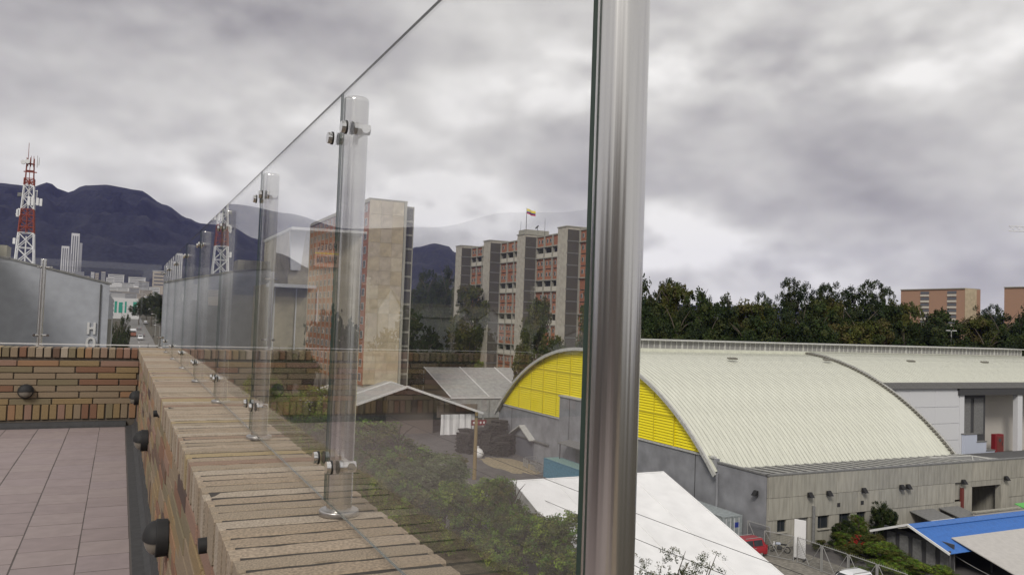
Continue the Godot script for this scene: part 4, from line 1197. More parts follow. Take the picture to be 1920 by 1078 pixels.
func tower(top: Vector3, w: float, d: float, label: String) -> void:
	var t := thing("skyscraper", label, "skyscraper", Vector3(top.x, 20.0, top.z))
	var h := top.y - 20.0
	part(t, "shaft", geo().span(Vector3(-w * 0.45, -30, -d * 0.5), Vector3(w * 0.45, h, d * 0.5)), M.city_white)
	part(t, "shaft_wing", geo().span(Vector3(w * 0.45, -30, -d * 0.4), Vector3(w * 0.8, h * 0.86, d * 0.4)), M.city_grey)
	part(t, "podium", geo().span(Vector3(-w * 0.2, -30, d * 0.5), Vector3(w * 1.2, h * 0.42, d * 0.9)), M.city_white)
	for k in 3: part(t, "window_strip", geo().span(Vector3(-w * 0.3 + k * w * 0.25, 0, d * 0.5), Vector3(-w * 0.2 + k * w * 0.25, h * 0.96, d * 0.5 + 0.6)), M.city_window)

# ------------------------------------------------------------------ vehicles
func ring(z: float, y0: float, y1: float, w0: float, w1: float, ch := 0.12, bulge := true) -> Array:
	# cross-section through a body at z, right-handed about -z
	var r := [Vector3(w0, y0, z), Vector3(w0 + 0.04, lerpf(y0, y1, 0.45), z), Vector3(w1, y1 - ch, z), Vector3(w1 - ch, y1, z), Vector3(-w1 + ch, y1, z), Vector3(-w1, y1 - ch, z), Vector3(-w0 - 0.04, lerpf(y0, y1, 0.45), z), Vector3(-w0, y0, z)]
	if not bulge:
		r[1].x = lerpf(w0, w1, 0.45); r[6].x = -r[1].x
	r.reverse()
	return r

func car(label: String, paint: Material, tall: bool, pos: Vector3, turn: float, group := "") -> Node3D:
	# front towards -z
	var t := thing("parked_car" if group == "" else "street_car", label, "car", pos, group, turn)
	var hl := 2.3; var hw := 0.9
	var belt := 1.05 if tall else 0.92
	var roof := 1.75 if tall else 1.45
	var b := geo()
	b.loft([ring(hl, 0.45, belt - 0.12, hw - 0.1, hw - 0.14), ring(hl - 0.12, 0.32, belt - 0.02, hw - 0.02, hw - 0.04), ring(1.2, 0.28, belt, hw, hw - 0.02), ring(-0.9, 0.28, belt, hw, hw - 0.02), ring(-hl + 0.35, 0.3, belt - 0.12, hw - 0.03, hw - 0.08), ring(-hl, 0.4, belt - 0.32, hw - 0.15, hw - 0.2)])
	part(t, "body", b, paint)
	var r0 := hl - 0.15 if tall else hl - 0.55
	var c := geo()
	c.loft([ring(r0, belt - 0.05, belt + 0.02, hw - 0.06, hw - 0.08, 0.02, false), ring(r0 - 0.35, belt - 0.05, roof - 0.03, hw - 0.05, hw - 0.22, 0.1, false), ring(0.2, belt - 0.05, roof, hw - 0.04, hw - 0.2, 0.1, false), ring(-0.35, belt - 0.05, roof - 0.06, hw - 0.04, hw - 0.22, 0.1, false), ring(-1.15, belt - 0.05, belt + 0.03, hw - 0.05, hw - 0.08, 0.02, false)])
	part(t, "roof", c, paint)
	var y0 := belt + 0.06; var y1 := roof - 0.14
	for s in [-1, 1]:
		for e in [[r0 - 0.5, 0.62], [0.52, -0.55]]:
			var za: float = e[0]; var zb: float = e[1]
			var a := Vector3(s * (hw - 0.045), y0, za); var d := Vector3(s * (hw - 0.045), y0, zb - (0.25 if zb < 0 else 0.0))
			var f := Vector3(s * (hw - 0.19), y1, zb); var g := Vector3(s * (hw - 0.19), y1, za)
			var q := geo()
			var o := Vector3(s * 0.03, 0.01, 0)
			if s < 0: q.quad(d + o, a + o, g + o, f + o)
			else: q.quad(a + o, d + o, f + o, g + o)
			part(t, "side_window", q, M.window_glass)
		for z in [1.42, -1.42]:
			var wh := part(t, "wheel", geo().cyl(Vector3(s * 0.66, 0.34, z), Vector3(s * 0.9, 0.34, z), 0.34, 0.34, 20), M.tyre)
			part(wh, "rim", geo().cyl(Vector3(s * 0.88, 0.34, z), Vector3(s * 0.915, 0.34, z), 0.21, 0.19, 14), M.galvanised)
		part(t, "tail_light", geo().box(Vector3(s * 0.74, belt - 0.1, hl - 0.08), Vector3(0.16, 0.3, 0.12)), M.lamp_red)
		part(t, "headlight", geo().box(Vector3(s * 0.62, belt - 0.36, -hl + 0.12), Vector3(0.34, 0.14, 0.2)), M.headlight)
		if tall: part(t, "roof_rail", geo().cyl(Vector3(s * 0.6, roof + 0.05, r0 - 0.5), Vector3(s * 0.6, roof + 0.03, -0.2), 0.03, 0.03, 6), M.galvanised)
		part(t, "door_handle", geo().box(Vector3(s * (hw + 0.02), belt - 0.12, 0.75), Vector3(0.05, 0.05, 0.2)), M.galvanised)
	part(t, "windscreen", geo().quad2(Vector3(0.66, y0, -1.16), Vector3(-0.66, y0, -1.16), Vector3(-0.58, roof - 0.12, -0.46), Vector3(0.58, roof - 0.12, -0.46)), M.window_glass)
	part(t, "rear_window", geo().quad2(Vector3(-0.64, y0, r0 - 0.02), Vector3(0.64, y0, r0 - 0.02), Vector3(0.56, y1, r0 - 0.3), Vector3(-0.56, y1, r0 - 0.3)), M.window_glass)
	return t

func street_things() -> void:
	var g := "traffic on the street between the buildings"
	var spots := [[262, 636, 0, "white van-like car coming down the street below the corner of the terrace"], [266, 612, 1, "grey car driving on the far street beside the red bodied bus"], [260, 606, 1, "dark car further up the far street"], [272, 598, 0, "pale car at the top of the far street"]]
	for s in spots:
		var d := 330.0 if s[1] > 630 else 350.0 if s[1] > 610 else 400.0 if s[1] > 600 else 460.0
		var p := at_px(s[0], s[1], d); p.y = land(p.z) + 0.06
		car(s[3], M.car_white if s[2] == 0 else M.car_grey, s[2] == 0, p, PI if s[1] > 630 else 0.0, g)
	var bp := at_px(248, 616, 350.0); bp.y = land(bp.z) + 0.06
	var bus := thing("street_bus", "bus with white top and red brown body on the far street", "bus", bp)
	part(bus, "body", geo().bevel(Vector3(0, 1.0, 0), Vector3(2.5, 1.5, 8.0), 0.15), M.car_brown)
	part(bus, "roof", geo().bevel(Vector3(0, 2.35, 0), Vector3(2.45, 1.1, 7.9), 0.2), M.car_white)
	part(bus, "rear_window", geo().box(Vector3(0, 1.95, 3.98), Vector3(2.0, 0.6, 0.06)), M.window_glass)
	for s in [-1, 1]:
		for z in [2.4, -2.6]: part(bus, "wheel", geo().cyl(Vector3(s * 0.9, 0.45, z), Vector3(s * 1.24, 0.45, z), 0.45, 0.45, 14), M.tyre)
	for q in [[286, 640, 335.0], [277, 640, 300.0]]:
		var p := at_px(q[0], q[1], q[2]); p.y = land(p.z)
		person(p, "person in dark clothes walking beside the far street", "people beside the far street")
	for q in [[236, 300.0, 20.0], [289, 360.0, 12.0], [297, 300.0, 11.0]]:
		var p := at_px(q[0], 640, q[1]); p.y = land(p.z)
		street_lamp(p, "slim street lamp beside the far street", "street lamps along the far street", q[2] * 0.7)

func person(pos: Vector3, label: String, group: String) -> void:
	var t := thing("person", label, "person", pos, group)
	var b := geo()
	for s in [-1, 1]:
		b.cyl(Vector3(s * 0.1, 0.0, s * 0.15), Vector3(s * 0.1, 0.45, s * 0.05), 0.055, 0.065, 8).cyl(Vector3(s * 0.1, 0.45, s * 0.05), Vector3(s * 0.09, 0.9, 0), 0.065, 0.09, 8)
		b.cyl(Vector3(s * 0.22, 1.4, 0), Vector3(s * 0.27, 1.1, -s * 0.05), 0.05, 0.045, 8).cyl(Vector3(s * 0.27, 1.1, -s * 0.05), Vector3(s * 0.25, 0.82, -s * 0.12), 0.045, 0.04, 8)
	b.lathe([Vector2(0.0, 0.85), Vector2(0.17, 0.88), Vector2(0.16, 1.1), Vector2(0.21, 1.38), Vector2(0.15, 1.46), Vector2(0.06, 1.5), Vector2(0.055, 1.56), Vector2(0.1, 1.64), Vector2(0.095, 1.73), Vector2(0.0, 1.78)], Vector3.ZERO, Basis().scaled(Vector3(1, 1, 0.7)), 12)
	part(t, "figure", b, M.dark_steel)

func street_lamp(pos: Vector3, label: String, group: String, h := 9.0) -> void:
	var t := thing("street_lamp", label, "street lamp", pos, group)
	part(t, "pole", geo().cyl(Vector3.ZERO, Vector3(0, h, 0), 0.11, 0.07, 10), M.galvanised)
	part(t, "arm", geo().tube([Vector3(0, h, 0), Vector3(-0.5, h + 0.25, 0), Vector3(-1.3, h + 0.35, 0)], 0.05), M.galvanised)
	part(t, "lamp_head", geo().bevel(Vector3(-1.5, h + 0.33, 0), Vector3(0.8, 0.16, 0.3), 0.05), M.mast_white)

# ------------------------------------------------------------------ what the glass mirrors, left of the frame
func mirrored_side() -> void:
	var d := func(az: float, el: float, z: float): # from the mirror image of the eye
		var x := -z * tan(deg_to_rad(az)); var r := Vector2(x, z).length()
		return Vector3(-(x - 0.0), 1.145 + r * tan(deg_to_rad(el)), z)
	var t := thing("hotel_building", "cream building with a white canted canopy and a hotel sign", "building")
	var z := -62.0
	var a: Vector3 = d.call(8.4, 2.0, z); var b: Vector3 = d.call(14.5, 5.6, z)
	part(t, "wall", geo().span(Vector3(b.x, GROUND, z - 14), Vector3(a.x, a.y, z)), M.pale_wall)
	part(t, "upper_storey", geo().span(Vector3(b.x, a.y, z - 12), Vector3(d.call(9.6, 2.0, z).x, b.y, z)), M.pale_wall)
	part(t, "roof_slab", geo().box(Vector3((b.x - 10.3) * 0.5, b.y + 0.1, z - 5), Vector3(absf(b.x + 10.3), 0.2, 13), Basis(Vector3.BACK, -0.02)), M.white_panel)
	part(t, "white_fin", geo().prism(PackedVector2Array([Vector2(-10.6, a.y + 1.1), Vector2(-11.3, a.y + 1.1), Vector2(-11.6, b.y), Vector2(-10.4, b.y)]), 0.3, Vector3(0, 0, z + 0.1)), M.white_panel)
	part(t, "canopy", geo().span(Vector3(-12.4, a.y - 0.25, z), Vector3(-8.9, a.y, z + 1.2)), M.white_panel)
	for k in 3: part(t, "frame_post", geo().span(Vector3(-9.6 - k * 1.6, GROUND, z + 0.02), Vector3(-9.5 - k * 1.6, a.y - 0.3, z + 0.1)), M.white_panel)
	var s0: Vector3 = d.call(11.3, 5.2, z + 0.3); var s1: Vector3 = d.call(13.0, 3.3, z + 0.3)
	var sg := thing("hotel_sign", "pinkish two-line sign board fixed to the cream building", "sign", Vector3((s0.x + s1.x) * 0.5, (s0.y + s1.y) * 0.5, z + 0.15))
	var w := absf(s0.x - s1.x); var h := absf(s0.y - s1.y)
	part(sg, "board", geo().bevel(Vector3.ZERO, Vector3(w, h, 0.25), 0.03), M.sign_board)
	part(sg, "stripe", geo().span(Vector3(-w * 0.48, -0.03, 0.12), Vector3(w * 0.48, 0.07, 0.135)), M.flag_yellow)
	var font := SystemFont.new(); font.font_names = PackedStringArray(["Droid Sans"]); font.font_weight = 700
	for q in [["HOTEL", h * 0.25], ["SHARITAM", -h * 0.22]]:
		var tm := TextMesh.new()
		tm.text = q[0]; tm.font = font; tm.font_size = 64; tm.depth = 0.05
		tm.pixel_size = w * 0.8 / (64.0 * 0.62 * q[0].length())
		part(sg, "lettering", tm, M.sign_ink, Vector3(0, q[1], 0.15)).scale = Vector3(1, 1.5 if q[0] == "HOTEL" else 2.2, 1)
	# grey sheds, then low town
	var sheds := [[21.3, 23.0, 0.0, 0.7, -95.0], [23.2, 25.0, 0.0, 0.7, -90.0], [16.2, 17.8, 0.6, 1.9, -120.0], [28.0, 33.0, -1.5, -0.4, -80.0]]
	for k in sheds.size():
		var s: Array = sheds[k]
		var p0: Vector3 = d.call(s[0], s[2], s[4]); var p1: Vector3 = d.call(s[1], s[3], s[4])
		var sh := thing("grey_shed", "plain grey gabled shed off the left end of the terrace", "shed", Vector3.ZERO, "grey gabled sheds across the street")
		part(sh, "gable_wall", geo().prism(PackedVector2Array([Vector2(p1.x, GROUND), Vector2(p0.x, GROUND), Vector2(p0.x, p0.y), Vector2((p0.x + p1.x) * 0.5, p1.y), Vector2(p1.x, p0.y)]), 14.0, Vector3(0, 0, s[4] - 14.0)), M.shed_grey)
		var rg := geo()
		for e in [[Vector3(p1.x - 0.3, p0.y, s[4] - 7), Vector3((p0.x + p1.x) * 0.5, p1.y + 0.15, s[4] - 7)], [Vector3((p0.x + p1.x) * 0.5, p1.y + 0.15, s[4] - 7), Vector3(p0.x + 0.3, p0.y, s[4] - 7)]]:
			var v: Vector3 = e[1] - e[0]
			rg.box((e[0] + e[1]) * 0.5 + Vector3(0, 0.12, 0), Vector3(v.length(), 0.12, 14.6), Basis(Vector3.BACK, atan2(v.y, v.x)))
		part(sh, "roof", rg, M.gutter)

func penthouse() -> void:
	# stair house of the terrace, behind and left of the camera: the posts mirror it
	var t := thing("stair_house", "plain plastered stair house on the terrace mirrored in the steel posts", "building")
	part(t, "wall", geo().span(Vector3(-8.6, 0, 6.6), Vector3(-5.2, 1.98, -2.6)).span(Vector3(-5.2, 0, 6.6), Vector3(0.45, 1.98, 4.4)), M.plaster)
	part(t, "roof_slab", geo().span(Vector3(-8.7, 1.98, 6.7), Vector3(-5.05, 2.1, -2.75)).span(Vector3(-5.05, 1.98, 6.7), Vector3(0.47, 2.1, 4.25)), M.concrete)
	part(t, "door", geo().span(Vector3(-5.2, 0.02, 0.4), Vector3(-5.14, 1.9, 1.4)), M.dark_steel)

# ------------------------------------------------------------------ tents, huts, yard things
func tents() -> void:
	var t := thing("white_tent", "large bright white marquee roof in the yard below the terrace", "tent")
	var xa := 32.05; var xb := 48.36; var zr := -64.45; var yr := -13.0; var run := 17.2; var k := 0.328
	var n := 4
	for i in n:
		var u0 := lerpf(xa, xb, float(i) / n); var u1 := lerpf(xa, xb, float(i + 1) / n)
		for s in [1, -1]:
			var g := geo()
			for q in 8: # the skin sags a little between the frames
				for w in 4:
					var f := func(a: int, b: int):
						var fx := b / 4.0; var fz := a / 8.0
						return Vector3(lerpf(u0, u1, fx), yr - fz * run * k - 0.1 * sin(PI * fx) * sin(PI * fz), zr + s * fz * run)
					if s > 0: g.quad(f.call(q + 1, w), f.call(q + 1, w + 1), f.call(q, w + 1), f.call(q, w))
					else: g.quad(f.call(q, w), f.call(q, w + 1), f.call(q + 1, w + 1), f.call(q + 1, w))
			part(t, "roof_panel", g, M.white_pvc)
	for s in [1, -1]:
		for i in n + 1:
			var x := lerpf(xa, xb, float(i) / n)
			part(t, "keder_rail", geo().cyl(Vector3(x, yr + 0.03, zr), Vector3(x, yr - run * k + 0.03, zr + s * run), 0.07, 0.07, 6), M.white_pvc)
			part(t, "leg", geo().cyl(Vector3(x, GROUND, zr + s * run), Vector3(x, yr - run * k, zr + s * run), 0.1, 0.1, 8), M.galvanised)
	part(t, "ridge_rail", geo().cyl(Vector3(xa, yr + 0.02, zr), Vector3(xb, yr + 0.02, zr), 0.08, 0.08, 6), M.white_pvc)
	for x in [xa + 0.12, xb - 0.2]:
		part(t, "gable_wall", geo().prism(PackedVector2Array([Vector2(zr - run, GROUND), Vector2(zr + run, GROUND), Vector2(zr + run, yr - run * k - 0.1), Vector2(zr, yr - 0.1), Vector2(zr - run, yr - run * k - 0.1)]), 0.08, Vector3(x, 0, 0), Basis(Vector3(0, 0, 1), Vector3(0, 1, 0), Vector3(-1, 0, 0))), M.grey_pvc)
	# open tent with the dark backdrop
	var o := thing("open_tent", "open-fronted pale tent with a dark backdrop under it", "tent")
	var zf := -136.65; var zb := -166.0; var ax := 46.4; var ay := -11.05; var hw := 14.9; var ey := -16.0
	for s in [-1, 1]:
		for i in 3:
			var z0 := lerpf(zf, zb, i / 3.0); var z1 := lerpf(zf, zb, (i + 1) / 3.0)
			var p := [Vector3(ax, ay, z0), Vector3(ax, ay, z1), Vector3(ax + s * hw, ey, z1), Vector3(ax + s * hw, ey, z0)]
			part(o, "roof_panel", geo().quad2(p[3], p[2], p[1], p[0]) if s > 0 else geo().quad2(p[0], p[1], p[2], p[3]), M.grey_pvc)
		for i in 4:
			var z := lerpf(zf, zb, i / 3.0)
			part(o, "rafter", geo().box(Vector3(ax + s * hw * 0.5, (ay + ey) * 0.5, z + (0.05 if i == 0 else 0.0)), Vector3(0.22, 0.4, Vector2(hw, ay - ey).length()), Basis.looking_at(Vector3(s * hw, ey - ay, 0))), M.white_pvc)
			part(o, "leg", geo().span(Vector3(ax + s * hw - 0.12, GROUND, z - 0.12), Vector3(ax + s * hw + 0.12, ey, z + 0.12)), M.galvanised)
	part(o, "dark_backdrop", geo().span(Vector3(44.0, GROUND, -141.0), Vector3(53.0, -12.9, -140.8)), M.drape)
	part(o, "side_lining", geo().span(Vector3(53.0, -16.9, -139.0), Vector3(61.0, -14.5, -138.8)), M.drape)
	part(o, "back_wall", geo().span(Vector3(31.8, GROUND, zb), Vector3(61.0, -16.0, zb + 0.2)), M.grey_pvc)
	var cl := geo()
	for i in 16: # hanging cloth with folds
		var f := func(j: int, y: float): return Vector3(53.3 + j * 0.42, y, -137.6 + 0.14 * sin(j * 1.9) + 0.1 * sin(j * 0.7 + y))
		for yy in 5:
			var y0 := lerpf(-19.9, -16.2, yy / 5.0); var y1 := lerpf(-19.9, -16.2, (yy + 1) / 5.0)
			cl.quad(f.call(i, y0), f.call(i + 1, y0), f.call(i + 1, y1), f.call(i, y1))
	part(o, "white_curtain", cl, M.white_pvc)
	for q in [[37.5, -19.0, 2.2], [40.5, -18.6, 2.8]]:
		var bg := geo()
		bg.lathe([Vector2(0.0, 1.6), Vector2(0.7, 1.4), Vector2(1.2, 0.7), Vector2(1.3, 0.0)].map(func(a): return Vector2(a.x * q[2] * 0.6, a.y)), Vector3.ZERO, Basis(), 9)
		var sh := thing("covered_heap", "goods heaped under a pale tarpaulin inside the open tent", "heap", Vector3(q[0], GROUND, -145.0), "tarpaulin heaps in the open tent")
		part(sh, "tarpaulin", bg, M.white_pvc)
		part(sh, "rope", geo().cyl(Vector3(0, 0.9, 0), Vector3(0, 0.95, 0), q[2] * 0.69, q[2] * 0.68, 12), M.dark_steel)
	# second pavilion
	var b := thing("grey_pavilion", "long grey frame tent with a brown film gable beside the vaulted hall", "tent")
	var ez := -161.0; var cz := -178.6; var x0 := 64.4; var x1 := 110.0; var ry: float = on_x(803, 690, x0).y; var eb := -15.5
	for i in 5:
		var u0 := lerpf(x0, x1, i / 5.0); var u1 := lerpf(x0, x1, (i + 1) / 5.0)
		part(b, "roof_panel", geo().quad2(Vector3(u0, eb, ez), Vector3(u1, eb, ez), Vector3(u1, ry, cz), Vector3(u0, ry, cz)), M.grey_pvc)
		part(b, "roof_panel", geo().quad2(Vector3(u1, eb, 2 * cz - ez), Vector3(u0, eb, 2 * cz - ez), Vector3(u0, ry, cz), Vector3(u1, ry, cz)), M.grey_pvc)
		part(b, "rafter", geo().box(Vector3(u0, (eb + ry) * 0.5 + 0.06, (ez + cz) * 0.5), Vector3(0.25, 0.12, Vector2(ez - cz, ry - eb).length()), Basis.looking_at(Vector3(0, ry - eb, cz - ez))), M.white_pvc)
		part(b, "side_wall", geo().span(Vector3(u0 + 0.1, GROUND, ez - 0.1), Vector3(u1 - 0.1, eb - 0.35, ez)), M.grey_pvc)
		part(b, "leg", geo().span(Vector3(u0 - 0.1, GROUND, ez - 0.05), Vector3(u0 + 0.1, eb, ez + 0.15)), M.galvanised)
	part(b, "eave_rail", geo().span(Vector3(x0, eb - 0.35, ez), Vector3(x1, eb, ez + 0.2)), M.white_pvc)
	var gb := Basis(Vector3(0, 0, 1), Vector3(0, 1, 0), Vector3(-1, 0, 0))
	part(b, "gable_film", geo().prism(PackedVector2Array([Vector2(2 * cz - ez, GROUND), Vector2(ez, GROUND), Vector2(ez, eb), Vector2(cz, ry), Vector2(2 * cz - ez, eb)]), 0.1, Vector3(x0 + 0.3, 0, 0), gb), M.tan_film)
	for e in [[ez, eb, cz, ry], [2 * cz - ez, eb, cz, ry], [ez - 0.2, eb - 0.5, 2 * cz - ez, eb - 0.5], [cz, GROUND, cz, ry - 0.1]]:
		var p := Vector3(x0 + 0.1, e[1], e[0]); var q := Vector3(x0 + 0.1, e[3], e[2])
		part(b, "gable_frame", geo().cyl(p, q, 0.14, 0.14, 6), M.white_pvc)

func box_container(label: String, pos: Vector3, turn: float, side: Material, roof: Material, l := 6.06) -> void:
	# long side along z, doors at +z
	var t := thing("shipping_container", label, "container", pos, "", turn)
	var h := 2.6; var w := 2.44
	for s in [-1, 1]:
		var g := geo()
		var nn := int(l / 0.28)
		for i in nn:
			var z0 := -l * 0.5 + 0.1 + (l - 0.2) * i / nn; var dz := (l - 0.2) / nn
			var pts := [[z0, 0.0], [z0 + dz * 0.25, 0.035], [z0 + dz * 0.5, 0.035], [z0 + dz * 0.75, 0.0], [z0 + dz, 0.0]]
			for q in 4:
				var a := Vector3(s * (w * 0.5 - 0.05 + pts[q][1]), 0.15, pts[q][0]); var b := Vector3(s * (w * 0.5 - 0.05 + pts[q + 1][1]), 0.15, pts[q + 1][0])
				if s > 0: g.quad(b, a, a + Vector3.UP * 2.3, b + Vector3.UP * 2.3)
				else: g.quad(a, b, b + Vector3.UP * 2.3, a + Vector3.UP * 2.3)
		part(t, "side_sheet", g, side)
	part(t, "roof", geo().bevel(Vector3(0, h - 0.03, 0), Vector3(w - 0.1, 0.05, l - 0.1), 0.01), roof)
	var fr := geo()
	for x in [-1, 1]:
		for z in [-1, 1]: fr.box(Vector3(x * (w * 0.5 - 0.06), h * 0.5, z * (l * 0.5 - 0.06)), Vector3(0.14, h, 0.14))
		for y in [0.08, h - 0.06]: fr.box(Vector3(x * (w * 0.5 - 0.06), y, 0), Vector3(0.12, 0.12, l - 0.26))
	for z in [-1, 1]:
		for y in [0.08, h - 0.06]: fr.box(Vector3(0, y, z * (l * 0.5 - 0.06)), Vector3(w - 0.26, 0.12, 0.12))
	part(t, "frame", fr, side)
	for s in [-1, 1]:
		var d := part(t, "door", geo().bevel(Vector3(s * 0.58, h * 0.5, l * 0.5 - 0.06), Vector3(1.1, 2.3, 0.06), 0.015), side)
		for x in [0.25, 0.82]: part(d, "lock_bar", geo().cyl(Vector3(s * x, 0.2, l * 0.5), Vector3(s * x, 2.4, l * 0.5), 0.025, 0.025, 6), M.mast_white)
		if s > 0: part(d, "placard", geo().box(Vector3(0.55, 1.7, l * 0.5 - 0.02), Vector3(0.7, 0.5, 0.02)), M.flag_blue)
	part(t, "end_sheet", geo().box(Vector3(0, h * 0.5, -l * 0.5 + 0.08), Vector3(w - 0.2, 2.3, 0.05)), side)

func gate_panel(pos: Vector3, turn: float, label: String, group := "wire gates and fence panels by the wing") -> void:
	var t := thing("fence_panel", label, "fence", pos, group, turn)
	var l := 2.75; var h := 2.3
	var f := geo()
	for z in [-l * 0.5, l * 0.5]: f.cyl(Vector3(0, 0, z), Vector3(0, h, z), 0.05, 0.05, 8)
	for y in [0.12, h]: f.cyl(Vector3(0, y, -l * 0.5), Vector3(0, y, l * 0.5), 0.035, 0.035, 8)
	part(t, "frame", f, M.galvanised)
	part(t, "brace", geo().cyl(Vector3(0.02, h, -l * 0.5), Vector3(0.02, 0.2, 0.0), 0.03, 0.03, 6).cyl(Vector3(0.02, h, l * 0.5), Vector3(0.02, 0.2, 0.0), 0.03, 0.03, 6), M.galvanised)
	var w := geo()
	for k in 26: w.cyl(Vector3(0, 0.12, -l * 0.5 + 0.1 * k + 0.1), Vector3(0, h, -l * 0.5 + 0.1 * k + 0.1), 0.007, 0.007, 4, false)
	for k in 14: w.cyl(Vector3(0, 0.2 + 0.15 * k, -l * 0.5), Vector3(0, 0.2 + 0.15 * k, l * 0.5), 0.006, 0.006, 4, false)
	part(t, "mesh_infill", w, M.dark_steel).set_meta("kind", "stuff")
	var sp := geo()
	for k in 13: sp.cyl(Vector3(0, h, -l * 0.5 + 0.2 * k + 0.15), Vector3(0, h + 0.22, -l * 0.5 + 0.2 * k + 0.15), 0.022, 0.0, 5)
	part(t, "spike_row", sp, M.galvanised).set_meta("kind", "stuff")

func yard() -> void:
	box_container("blue shipping container with pale green roof beside the hall", Vector3(54.6, GROUND, -92.0), 0.0, M.cont_blue, M.cont_top, 12.19)
	box_container("grey shipping container with its doors shut beside the concrete wing", Vector3(55.75, GROUND, -68.9), 0.0, M.cont_grey, M.cont_grey, 12.19)
	car("red estate car parked between the white marquee and the concrete wing", M.car_red, true, Vector3(53.3, GROUND, -58.6), PI / 2)
	car("white car with roof rails parked by the wire gates", M.car_white, true, Vector3(54.4, GROUND, -47.4), PI / 2)
	# motorcycle lying by the gate
	var mp := on_y(1462, 1036, GROUND)
	var m := thing("motorcycle", "dark motorcycle with pale fairing parked behind the open gate leaf", "motorcycle", mp, "", 0.7)
	for z in [-0.7, 0.7]:
		var wh := geo()
		for k in 20:
			var a := TAU * k / 20.0; var b := TAU * (k + 1) / 20.0
			wh.cyl(Vector3(0, 0.32 + 0.28 * sin(a), z + 0.28 * cos(a)), Vector3(0, 0.32 + 0.28 * sin(b), z + 0.28 * cos(b)), 0.05, 0.05, 6, false)
		part(m, "wheel", wh, M.tyre)
	part(m, "frame", geo().tube([Vector3(0, 0.35, 0.7), Vector3(0, 0.5, 0.15), Vector3(0, 0.85, -0.35), Vector3(0, 0.33, -0.7)], 0.04).bevel(Vector3(0, 0.45, 0.0), Vector3(0.28, 0.35, 0.45), 0.06), M.dark_steel)
	part(m, "tank", geo().bevel(Vector3(0, 0.82, -0.12), Vector3(0.28, 0.24, 0.5), 0.08), M.stair_paint)
	part(m, "seat", geo().bevel(Vector3(0, 0.8, 0.42), Vector3(0.26, 0.12, 0.6), 0.04), M.tyre)
	part(m, "handlebar", geo().tube([Vector3(-0.36, 1.05, -0.3), Vector3(0, 0.98, -0.4), Vector3(0.36, 1.05, -0.3)], 0.02), M.galvanised)
	part(m, "headlight", geo().cyl(Vector3(0, 0.9, -0.55), Vector3(0, 0.9, -0.42), 0.1, 0.08), M.headlight)
	part(m, "fairing", geo().bevel(Vector3(0, 0.72, -0.5), Vector3(0.3, 0.3, 0.2), 0.07), M.mast_white)
	# upright white panel
	var wp := thing("display_board", "tall white upright board standing between the wire gates", "board", Vector3(57.7, GROUND, -55.9), "", 0.5)
	part(wp, "sheet", geo().bevel(Vector3(0, 1.95, 0), Vector3(0.08, 3.5, 1.05), 0.02), M.white_pvc)
	for z in [-0.45, 0.45]: part(wp, "foot", geo().box(Vector3(0.0, 0.1, z), Vector3(0.9, 0.2, 0.12)), M.dark_steel)
	gate_panel(Vector3(56.87, GROUND, -54.0), 0.0, "wire mesh fence panel right beside the tall white board")
	gate_panel(Vector3(56.87, GROUND, -51.1), 0.0, "wire mesh fence panel second from the tall white board")
	gate_panel(Vector3(56.87, GROUND, -48.2), 0.0, "wire mesh fence panel third from the tall white board")
	gate_panel(Vector3(56.87, GROUND, -45.3), 0.0, "wire mesh fence panel fourth from the tall white board")
	gate_panel(Vector3(56.2, GROUND, -57.0), 0.45, "open mesh gate leaf in front of the motorcycle")
	gate_panel(Vector3(56.9, GROUND, -60.4), 0.1, "wire mesh fence panel between the red car and the wing")
	# blue roofed hut
	var h := thing("blue_roof_hut", "dark open hut under a bright blue corrugated roof", "hut")
	var x0 := 66.1; var x1 := 84.5; var zr := -51.1; var yr := -16.3
	var sheetf := geo(); var sheetb := geo()
	for k in 5:
		var u0 := k * 0.18; var pts := [[u0, 0.0], [u0 + 0.05, 0.04], [u0 + 0.09, 0.04], [u0 + 0.13, 0.0], [u0 + 0.18, 0.0]]
		for q in 4:
			var a: Array = pts[q]; var b: Array = pts[q + 1]
			sheetf.quad(Vector3(a[0], -1.52 + a[1], 4.2), Vector3(b[0], -1.52 + b[1], 4.2), Vector3(b[0], b[1], 0), Vector3(a[0], a[1], 0))
			sheetb.quad(Vector3(b[0], -1.52 + b[1], -4.0), Vector3(a[0], -1.52 + a[1], -4.0), Vector3(a[0], a[1], 0), Vector3(b[0], b[1], 0))
	var mf := sheetf.done(); var mb := sheetb.done()
	var x := x0
	while x < x1:
		part(h, "roof_sheet", mf, M.blue_roof, Vector3(x, yr, zr)); part(h, "roof_sheet", mb, M.blue_roof, Vector3(x, yr, zr)); x += 0.9
	part(h, "ridge_cap", geo().box(Vector3((x0 + x1) * 0.5, yr - 0.02, zr + 0.3), Vector3(x1 - x0, 0.05, 0.7), Basis(Vector3.RIGHT, 0.34)).box(Vector3((x0 + x1) * 0.5, yr - 0.02, zr - 0.3), Vector3(x1 - x0, 0.05, 0.7), Basis(Vector3.RIGHT, -0.34)), M.blue_roof)
	for e in [[4.25, -1.54], [-4.05, -1.54]]:
		part(h, "barge_board", geo().box(Vector3(x0 - 0.05, yr + e[1] * 0.5 + 0.05, zr + e[0] * 0.5), Vector3(0.1, 0.2, Vector2(e[0], e[1]).length()), Basis.looking_at(Vector3(0, e[1], e[0]))), M.white_pvc)
	for q in [[x0 + 0.3, -55.0], [x0 + 0.3, -47.1], [x0 + 6, -47.1], [x0 + 12, -47.1], [x0 + 6, -55.0]]:
		part(h, "post", geo().cyl(Vector3(q[0], GROUND, q[1]), Vector3(q[0], -17.6, q[1]), 0.1), M.dark_steel)
